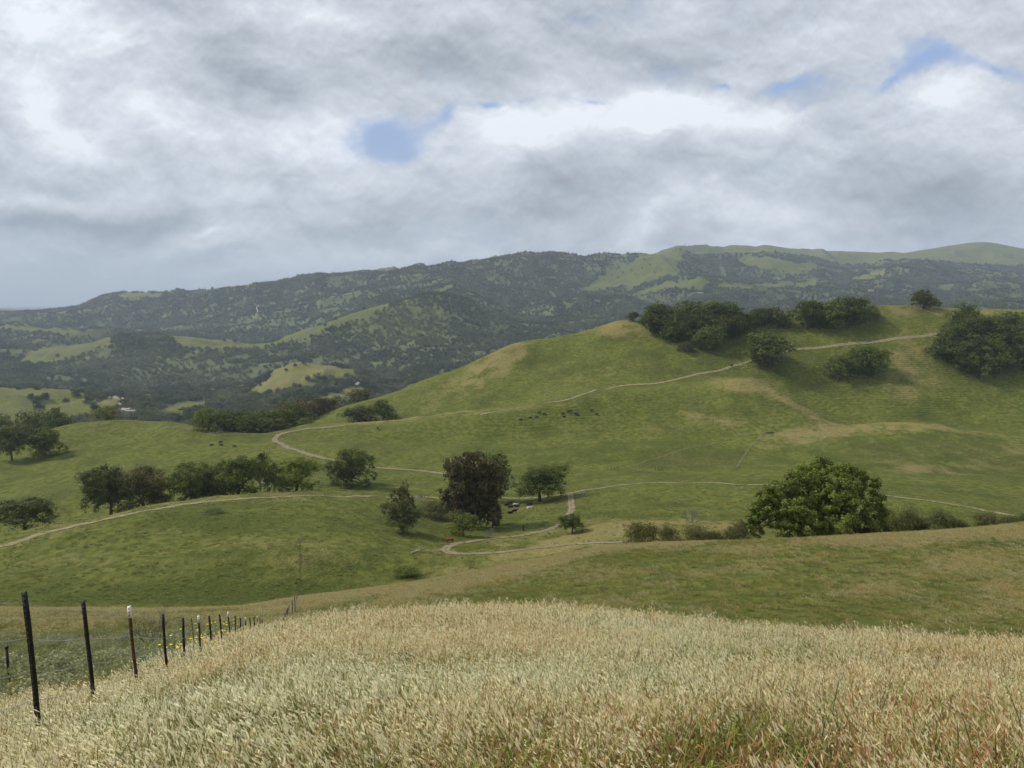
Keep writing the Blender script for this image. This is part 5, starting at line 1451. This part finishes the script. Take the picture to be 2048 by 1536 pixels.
def flowers(seed, n):
    rs = np.random.RandomState(seed); g = Geo(); gv, gf = [], []
    for k_ in range(n):
        a = rs.normal(size=2) * .28; h = .65 + rs.rand() * .45
        g.tube([[a[0], a[1], 0], [a[0] * 1.1, a[1] * 1.1, h * .5], [a[0] * 1.25, a[1] * 1.25, h]], [.006, .005, .003], 3, 0, False)
        for q in range(7):
            th = q * 2 * pi / 7; c = np.array([a[0] * 1.25, a[1] * 1.25, h]); d = np.array([cos(th), sin(th), .25]) * .03; e = np.array([-sin(th), cos(th), 0]) * .013
            g.add([c, c + d * .6 + e, c + d * 1.1, c + d * .6 - e], [(0, 1, 2, 3)], 1)
    return g.mesh('yellow_flowers', [M_BLADE, M_YEL])


for x, Y, sd, lab in ((436, 20.6, 1, 'bunch of yellow wildflowers at the foot of the middle fence posts'), (424, 19, 2, 'yellow wildflowers just left of the larger yellow bunch by the fence'), (376, 14.2, 3, 'few yellow wildflowers beside the fifth fence post'), (466, 24, 4, 'small scattered yellow flowers right of the larger yellow bunch'), (1518, 17, 5, 'single speck of yellow flower on the brow')):
    put('wildflowers', flowers(sd, 26 if sd == 1 else 12 if sd < 5 else 1), at_depth(x, Y), lab, 'wildflowers')

# ------------------------------------------------------------------ barbed wire fence
M_POST = plain('black_paint', (.012, .011, .010, 1), .55, .3, 25, .5, .3)
M_RUST = plain('rusty_steel', (.075, .045, .028, 1), .8, .2, 20, .5, .4)
M_WHITE = plain('white_paint', (.72, .69, .62, 1), .6, .3, 30, .12, .2)
M_WIRE = plain('galvanised_wire', (.42, .42, .40, 1), .5, .5, 30, .3, 0, .3)
M_OLDWOOD = plain('weathered_wood', (.22, .18, .14, 1), .95, .1, 6, .4, .6)


def tpost(h, w, white, lean, seed):
    """a steel T-post: flange, stem with studs, spade pushed into the soil"""
    rs = np.random.RandomState(seed)
    g = Geo()
    n = 12
    z = np.linspace(-.25, h, n)
    bx = lean * (z / h) + .02 * np.sin(z / h * 3 + seed)

    def bar(x0, x1, y0, y1, z, bx):
        v = []
        for zz, b_ in zip(z, bx):
            j = rs.normal() * .0015
            v += [(x0 + b_ + j, y0, zz), (x1 + b_ + j, y0, zz), (x1 + b_ + j, y1, zz), (x0 + b_ + j, y1, zz)]
        f = []
        for q in range(len(z) - 1):
            for c in range(4):
                f.append((q * 4 + c, q * 4 + (c + 1) % 4, q * 4 + 4 + (c + 1) % 4, q * 4 + 4 + c))
        e = (len(z) - 1) * 4
        f += [(3, 2, 1, 0), (e, e + 1, e + 2, e + 3)]
        g.add(v, f)
    bar(-w / 2, w / 2, -.004, .004, z, bx)
    bar(-.006, .006, .004, .036, z, bx)
    for zz in np.arange(.25, h - .02, .055):
        g.box((float(np.interp(zz, z, bx)), -.011, zz), (.014, .013, .02))
    return g, float(bx[-1])


fence = empty('barbed_wire_fence', at_depth(369, 15.1))
tag(fence, 'barbed wire fence of thin black steel posts running down the hill beside the oats', 'fence')
FO = fence.location.copy()
posts = [(48, 1185, 6.6, 0, .055, -.06), (166, 1203, 8.4, 0, .048, -.05), (258, 1213, 10.6, 1, .05, -.10), (326, 1229, 13.1, 0, .05, -.09), (366, 1236, 15.1, 0, .05, -.05), (397, 1232, 17.4, 1, .05, -.08), (418, 1232, 19.3, 0, .055, -.06), (439, 1229, 21.6, 0, .055, -.06),
         (456, 1224, 24.0, 1, .05, -.07), (470, 1232, 26, 0, .05, -.04), (481, 1236, 28.2, 0, .055, -.04), (491, 1235, 30.7, 1, .05, -.03), (499.5, 1236, 32.5, 0, .05, -.02), (507.5, 1234, 35, 0, .055, -.03), (514.5, 1232, 37.8, 1, .05, 0), (520, 1236, 40, 0, .055, 0), (524.5, 1239, 43, 0, .06, 0), (529, 1245, 46, 0, .06, 0), (533, 1246, 49, 0, .06, 0), (537, 1250, 52.5, 0, .06, 0)]
tops = []
for q, (x, yt, Y, wh, w, lean) in enumerate(posts):
    u, s_ = pix(x, yt)
    top = Vector((float(u) * Y, Y, float(s_) * Y))
    gz = ground(top.x, Y)
    h = max(.9, min(1.95, top.z - gz + .1))
    g, bxt = tpost(h, w, wh, lean * .45, q)
    o = g.build('post', M_RUST if wh else M_POST, fence)
    o.location = Vector((top.x - bxt, Y, top.z - h)) - FO
    if wh:
        c = Geo(); hh = .19
        c.box((bxt * .96, -.001, h - hh / 2 + .003), (w + .006, .016, hh)); c.box((bxt * .96, .022, h - hh / 2 + .003), (.017, .034, hh - .004))
        c.build('post_tip', M_WHITE, o)
        o['label'] = 'rusty brown post with a white painted tip'
    tops.append((top, h))
# corner of the fence further down: leaning timbers, then posts to the hollow
for q, (x, yt, Y, hh, lean) in enumerate([(585, 1200, 66, 2.0, .1), (589, 1192, 70, 1.6, 0), (579, 1210, 62, 1.7, .45), (575, 1216, 58, 1.5, .3), (570, 1226, 55.5, 1.2, .25), (594, 1188, 90, 1.5, .1)]):
    u, s_ = pix(x, yt); top = Vector((float(u) * Y, Y, float(s_) * Y))
    gz = ground(top.x, Y); h = max(hh, min(2.6, top.z - gz))
    g = Geo(); g.tube([[0, 0, -.2], [lean * .4, 0, h * .5], [lean, 0, h]], [.07, .065, .05], 6)
    o = g.build('post', M_OLDWOOD, fence); o.location = Vector((top.x - lean, Y, top.z - h)) - FO
    o['label'] = 'weathered wooden corner post'
    if q in (0, 1, 5): tops.append((Vector((top.x, Y, top.z)), h))


def wire_piece(a, b, sag=.03, barbs=True, r=.0035):
    g = Geo(); d = b - a; L = d.length
    n = 7
    pts = [a + d * t - Vector((0, 0, sag * 4 * t * (1 - t))) for t in np.linspace(0, 1, n)]
    g.tube([list(p) for p in pts], r, 4, 0, False)
    if barbs:
        k = int(L / .13)
        for j in range(1, k):
            t = j / k; p = a + d * t - Vector((0, 0, sag * 4 * t * (1 - t)))
            rr = random.Random(j * 7 + int(a.y * 10))
            for _ in range(2):
                e = Vector((rr.uniform(-.3, .3), rr.uniform(-.3, .3), rr.choice((-1, 1)))).normalized() * .017
                g.tube([list(p - e * .5), list(p), list(p + e)], [.0018, .003, .0012], 3, 0, False)
    return g


off0 = tops[0][0] + (tops[0][0] - tops[1][0]) * 1.1
chain = [(off0, 1.4)] + tops
for drop in (.10, .46, .80, 1.10):
    G = Geo()
    for q in range(len(chain) - 1):
        (a, ha), (b, hb) = chain[q], chain[q + 1]
        if (a - b).length > 25: continue
        p = a - Vector((0, 0.014, min(drop, ha - .15))); e = b - Vector((0, 0.014, min(drop, hb - .15)))
        w_ = wire_piece(p - FO, e - FO, .035, a.y < 22, .0026 if a.y < 20 else .004)
        for v_, f_, m_ in zip(w_.v, w_.f, w_.m):
            pass
        base = 0
        for v_, f_ in zip(w_.v, w_.f):
            G.add(v_, f_ - base); base += len(v_)
    G.build('wire', M_WIRE, fence)
for x, yt, Y in ((383, 1237, 16.3), (485, 1240, 29.4)):
    u, s_ = pix(x, yt); p = Vector((float(u) * Y, Y, float(s_) * Y)); g = Geo()
    g.tube([[0, 0, 0], [.03, 0, -.6], [-.02, 0, -1.2]], .009, 5)
    o = g.build('stay', M_RUST, fence); o.location = p - FO
u, s_ = pix(13, 1294); Yp = 19.0
g = Geo(); g.box((0, 0, .35), (.05, .05, 1.1)); g.box((0, 0, .92), (.07, .07, .05))
o = put('marker_post', g.mesh('marker_post', [M_POST]), (float(u) * Yp, Yp, float(s_) * Yp - .93), 'short black post in the scrub at the left edge, beyond the fence', 'post')


def post_set(xs, yb, h, w, label, name='fence_posts', ymin=200, gate=False):
    pts = [at(x, yb, ymin, 420) for x in xs]
    r = empty('wooden_fence' if not gate else 'cattle_gate', pts[0]); tag(r, label, 'fence' if not gate else 'gate')
    for p in pts:
        g = Geo(); g.tube([[0, 0, -.4], [0, 0, h]], [w, w * .9], 6)
        o = g.build('post', M_OLDWOOD if gate else M_RUST, r); o.location = p - pts[0]
    g = Geo()
    for zz in ((h * .5, h * .85) if gate else (h * .85,)):
        for a, b_ in zip(pts[:-1], pts[1:]):
            if (a - b_).length < 9: g.tube([list(a - pts[0] + Vector((0, 0, zz))), list(b_ - pts[0] + Vector((0, 0, zz)))], .05 if gate else .03, 4)
    if g.v: g.build('rail', M_OLDWOOD, r)
    return r


post_set([1216, 1222, 1229, 1236], 940, 1.9, .13, 'four dark posts standing on the slope, left one of the two short fences')
post_set([1311, 1317, 1324], 940, 1.7, .12, 'three dark posts standing on the slope, right one of the two short fences')
post_set([838, 843, 849, 856], 995, 1.6, .12, 'small wooden gate beside the trail left of the tall brown tree', gate=True)
post_set([1046, 1047.5], 1062, 2.0, .16, 'short pale wooden post pair inside the curve of the loop trail', ymin=130)

# cattle grid on the trail
cg = at(836, 995, 180, 330); g = Geo()
for q in range(8): g.box((q * .42 - 1.5, 0, .12), (.16, 3.4, .14))
g.box((0, 1.75, .1), (3.8, .2, .3)); g.box((0, -1.75, .1), (3.8, .2, .3))
put('cattle_grid', g.mesh('cattle_grid', [plain('grid_steel', (.16, .16, .17, 1), .7)]), cg, 'grey cattle grid across the trail beside the small gate', 'cattle grid')
# water trough
tr = at(1537, 866, 330, 520)
g = Geo(); g.box((0, 0, .35), (5.2, 1.1, .7)); g.box((0, 0, .74), (5.4, .2, .09)); g.box((0, .55, .74), (5.4, .12, .1)); g.box((0, -.55, .74), (5.4, .12, .1)); g.box((2.9, 0, .4), (.5, .6, 1.0))
g.box((-1.9, 0, -.1), (.5, 1.3, .5)); g.box((1.9, 0, -.1), (.5, 1.3, .5))
put('water_trough', g.mesh('water_trough', [plain('trough_concrete', (.16, .14, .12, 1), .9)]), tr, 'dark rectangular water trough where faint tracks meet on the hillside', 'water trough')
# boulder
rk = bpy.data.meshes.new('boulder')
import bmesh
bm = bmesh.new(); bmesh.ops.create_icosphere(bm, subdivisions=3, radius=1)
for v_ in bm.verts:
    v_.co *= 1 + .25 * mnoise.noise(v_.co * 1.7) + .1 * mnoise.noise(v_.co * 5)
    v_.co.z *= .55
bm.to_mesh(rk); bm.free(); rk.materials.append(plain('grey_stone', (.14, .13, .12, 1), .95, .1, 2, .4, .5))
put('boulder', rk, at(1165, 988, 200), 'dark grey boulder beside the trail right of the domed oak', 'boulder', 0, 1.7)

# ------------------------------------------------------------------ cattle
def cow_mesh(name, lying, mats, grazing=False):
    """one skinned body; x = forward"""
    V, E, R = [], [], []

    def add(p, r, par=None):
        V.append(p); R.append(r)
        if par is not None: E.append((par, len(V) - 1))
        return len(V) - 1
    z0 = .95 if not lying else .42
    hip = add((-.75, 0, z0 + .05), (.34, .36))
    mid_ = add((-.1, 0, z0 - .02), (.40, .42), hip)
    sh = add((.55, 0, z0 + .04), (.33, .40), mid_)
    tail0 = add((-1.02, 0, z0 + .18), (.10, .10), hip)
    tail1 = add((-1.12, 0, z0 - .25 if not lying else z0 - .1), (.035, .035), tail0)
    add((-1.10, 0.02, z0 - .55 if not lying else z0 - .3), (.05, .05), tail1)
    if grazing:
        n1 = add((.98, .02, z0 - .08), (.2, .24), sh); hd = add((1.25, .05, z0 - .48), (.15, .16), n1); add((1.42, .07, z0 - .78), (.10, .10), hd)
    else:
        n1 = add((.95, .03, z0 + .25), (.19, .23), sh); hd = add((1.22, .08, z0 + .42), (.15, .16), n1); add((1.52, .12, z0 + .28), (.10, .10), hd)
    for sy in (-1, 1):
        e = add((V[hd][0] - .06, V[hd][1] + sy * .2, V[hd][2] + .06), (.045, .03), hd); add((V[hd][0] - .1, V[hd][1] + sy * .3, V[hd][2] + .03), (.02, .02), e)
        if lying:
            a = add((.75, sy * .28, .25), (.13, .13), sh); b_ = add((1.0, sy * .36, .12), (.08, .08), a); add((.72, sy * .42, .08), (.07, .07), b_)
            a = add((-.7, sy * .36, .25), (.20, .2), hip); b_ = add((-.3, sy * .5, .12), (.10, .10), a); add((-.72, sy * .54, .08), (.07, .07), b_)
        else:
            a = add((.55, sy * .2, .72), (.13, .12), sh); b_ = add((.57, sy * .21, .42), (.085, .085), a); c_ = add((.54, sy * .21, .12), (.06, .06), b_); add((.58, sy * .21, .03), (.075, .075), c_)
            a = add((-.72, sy * .2, .75), (.18, .15), hip); b_ = add((-.86, sy * .22, .48), (.09, .085), a); c_ = add((-.78, sy * .22, .14), (.06, .06), b_); add((-.72, sy * .22, .03), (.075, .075), c_)
    me = bpy.data.meshes.new(name); me.from_pydata(V, E, [])
    o = bpy.data.objects.new(name, me); COL.objects.link(o)
    sk = o.modifiers.new('skin', 'SKIN')
    for k_, r_ in enumerate(R): me.skin_vertices[0].data[k_].radius = r_
    me.skin_vertices[0].data[mid_].use_root = True
    ss_ = o.modifiers.new('sub', 'SUBSURF'); ss_.levels = 1
    bpy.context.view_layer.update()
    dg = bpy.context.evaluated_depsgraph_get()
    out = bpy.data.meshes.new_from_object(o.evaluated_get(dg))
    bpy.data.objects.remove(o); out.name = name
    out.materials.clear()
    for m_ in mats: out.materials.append(m_)
    for p in out.polygons: p.use_smooth = True
    return out


M_BLACK = plain('black_hide', (.014, .012, .011, 1), .6, .3, 3, .3)
M_RED = plain('red_hide', (.17, .055, .025, 1), .7, .2, 2, .35)
M_CREAM = plain('cream_hide', (.50, .46, .38, 1), .8, .2, 2, .3)
CST = cow_mesh('cow_standing', False, [M_BLACK]); CGR = cow_mesh('cow_grazing', False, [M_BLACK], True); CLY = cow_mesh('cow_lying', True, [M_BLACK])
CRED = cow_mesh('cow_red', False, [M_RED], True); CCR = cow_mesh('cow_cream', True, [M_CREAM])


def cows(pts, desc, grp, ymin, ymax):
    for q, (x, y, me, rz, cn) in enumerate(sorted(pts, key=lambda t: t[0])):
        p = at(x, y, ymin, ymax)
        pose = 'lying' if me in (CLY, CCR) else 'grazing' if me in (CGR, CRED) else 'standing'
        put('cow', me, p, '%s cow %s, %s from the left %s' % (cn, pose, ordn[q], desc), 'cow', rz, 1.05, grp)


cows([(1041, 840, CLY, .2, 'black'), (1060, 836, CLY, 0, 'black'), (1074, 836, CGR, 2.6, 'black'), (1078, 827, CST, .4, 'black'), (1089, 830, CGR, .3, 'black'), (1128, 834, CLY, .1, 'black'), (1125, 828, CLY, .3, 'black'), (1137, 826, CST, 0, 'black'),
      (1142, 824, CST, 3, 'black'), (1151, 828, CLY, .2, 'black'), (1155, 831, CLY, 0, 'black'), (1184, 823, CST, .5, 'black'), (1193, 830, CGR, 2.8, 'black')], 'in the herd on the hill shoulder', 'herd of cattle on the hill shoulder', 380, 520)
cows([(423, 891, CLY, .2, 'black'), (441, 887, CST, .3, 'black'), (443, 891, CLY, 3, 'black'), (469, 895, CGR, .1, 'black')], 'on the left saddle', 'cattle on the left saddle', 300, 480)
cows([(1013, 1011, CLY, .4, 'black'), (1019, 1010, CST, .5, 'black'), (1021, 1015, CLY, 0, 'black'), (1031, 1011, CCR, .1, 'cream'), (1034, 1014, CLY, 3, 'black'), (1020, 1027, CLY, .2, 'black'), (1029, 1026, CST, .4, 'black'), (1058, 1010, CLY, 0, 'black'), (1058, 1018, CCR, .2, 'cream')],
     'resting beside the domed oak', 'cattle resting by the domed oak', 150, 330)
for x, y, me, rz, y0, y1, lab in [(899, 1085, CRED, 3.0, 120, 300, 'reddish brown cow grazing at the loop trail'), (756, 858, CST, 1.5, 300, 500, 'lone black cow on the hillside right of the dirt road bend'), (990, 1055, CGR, .3, 130, 300, 'black cow half hidden behind the silver grey bush'),
                                  (1024, 957, CST, 1.6, 280, 400, 'lone black cow behind the domed oak'), (1463, 733, CST, .2, 450, 640, 'dark cow on the trail near the slope clump'), (1484, 1052, CST, 1.4, 121, 200, 'black cow standing left of the largest oak'), (1490, 1052, CLY, .3, 121, 200, 'black cow lying left of the largest oak')]:
    put('cow', me, at(x, y, y0, y1), lab, 'cow', rz, 1.05)

# ------------------------------------------------------------------ far buildings and masts
M_ROOF = plain('red_roof', (.42, .16, .10, 1), .8); M_WALLP = plain('pale_wall', (.34, .32, .28, 1), .9); M_STEEL = plain('mast_steel', (.22, .22, .22, 1), .6); M_DARKW = plain('dark_window', (.03, .03, .035, 1), .4)


def house(x, y, w, d, h, rz, roofmat, label, y0, y1, rise=0.0):
    p = at(x, y, y0, y1); r = empty('house', (p.x, p.y, p.z + rise), rz); tag(r, label, 'house')
    g = Geo(); g.box((0, 0, h / 2 - 1.5), (w, d, h + 3)); g.build('wall', M_WALLP, r)
    g = Geo(); rh = d * .28; o_ = .6
    v_ = [(-w / 2 - o_, -d / 2 - o_, h), (w / 2 + o_, -d / 2 - o_, h), (w / 2 + o_, d / 2 + o_, h), (-w / 2 - o_, d / 2 + o_, h), (-w / 2 - o_, 0, h + rh), (w / 2 + o_, 0, h + rh)]
    g.add(v_, [(0, 1, 5, 4), (2, 3, 4, 5), (3, 2, 1, 0)]); g.add(v_, [(0, 4, 3, 3), (1, 2, 5, 5)]) if False else None
    g.add([v_[0], v_[4], v_[3], ((v_[0][0]), 0, h)], [(0, 3, 2, 1)]); g.add([v_[1], v_[5], v_[2], (v_[1][0], 0, h)], [(0, 1, 2, 3)])
    g.build('roof', roofmat, r)
    for k_ in range(3):
        g = Geo(); g.box((-w / 2 + w * (k_ + .5) / 3, -d / 2 - .05, h * .55), (1.4, .12, 1.3)); g.build('window', M_DARKW, r)


house(1742, 587, 26, 11, 6, .1, M_ROOF, 'house with a red roof among the trees above the ridge', 3300, 4600, 12)
for q, (x, y, rz, lab) in enumerate([(243, 833, .3, 'pale house, left one of the three roofs in the valley trees'), (253, 830, -.2, 'pale house, middle one of the three roofs in the valley trees'), (262, 834, .1, 'pale house, right one of the three roofs in the valley trees')]):
    house(x, y, 15, 9, 3.5, rz, M_WALLP, lab, 1000, 1500, 6)
house(1402, 592, 22, 10, 5, .1, M_WALLP, 'tiny pale building in the woods behind the ridge grove', 3300, 4600, 12)


def mast(x, y, h, label, y0, y1, w=1.6, arms=False, name='radio_mast'):
    p = at(x, y, y0, y1); g = Geo()
    for sx, sy in ((-1, -1), (1, -1), (1, 1), (-1, 1)):
        g.tube([[sx * w, sy * w, -3], [sx * w * .2, sy * w * .2, h]], [.35, .25], 4)
    for k_ in range(9):
        t0, t1 = k_ / 9, (k_ + 1) / 9; a0, a1 = w * (1 - .8 * t0), w * (1 - .8 * t1)
        g.tube([[-a0, -a0, t0 * h], [a1, -a1, t1 * h]], .15, 4); g.tube([[a0, a0, t0 * h], [-a1, a1, t1 * h]], .15, 4)
    if arms:
        for zz, L in ((h * .72, 6), (h * .84, 5), (h * .95, 4)): g.tube([[-L, 0, zz], [0, 0, zz + .8], [L, 0, zz]], .3, 4)
    put(name, g.mesh(name, [M_STEEL]), p, label, 'mast' if not arms else 'pylon')


mast(1754, 604, 52, 'thin lattice power pylon right of the red roofed house', 2900, 4400, 4, True, 'pylon')
for q, (x, y, h, lab) in enumerate([(1371, 493, 34, 'leftmost radio mast on the summit ridge'), (1388, 493, 22, 'short middle radio mast on the summit ridge'), (1411, 494, 36, 'tallest radio mast on the right of the summit masts'), (1420, 495, 20, 'rightmost short radio mast on the summit ridge')]):
    mast(x, y, h, lab, 6000, 7200)

# ------------------------------------------------------------------ air
hz = Geo(); hz.box((0, 18000, 270), (76000, 56000, 1360))
hzm = Mat('haze'); hzm.t.nodes.remove(hzm.p)
vol = hzm.n('ShaderNodeVolumePrincipled')
vol.inputs['Color'].default_value = (.72, .85, 1.0, 1); vol.inputs['Density'].default_value = 6.8e-5; vol.inputs['Anisotropy'].default_value = .1
hzm.l(vol.outputs[0], hzm.out.inputs['Volume'])
tag(hz.build('haze', hzm.m), label='thin blue air between the hills', kind='stuff')
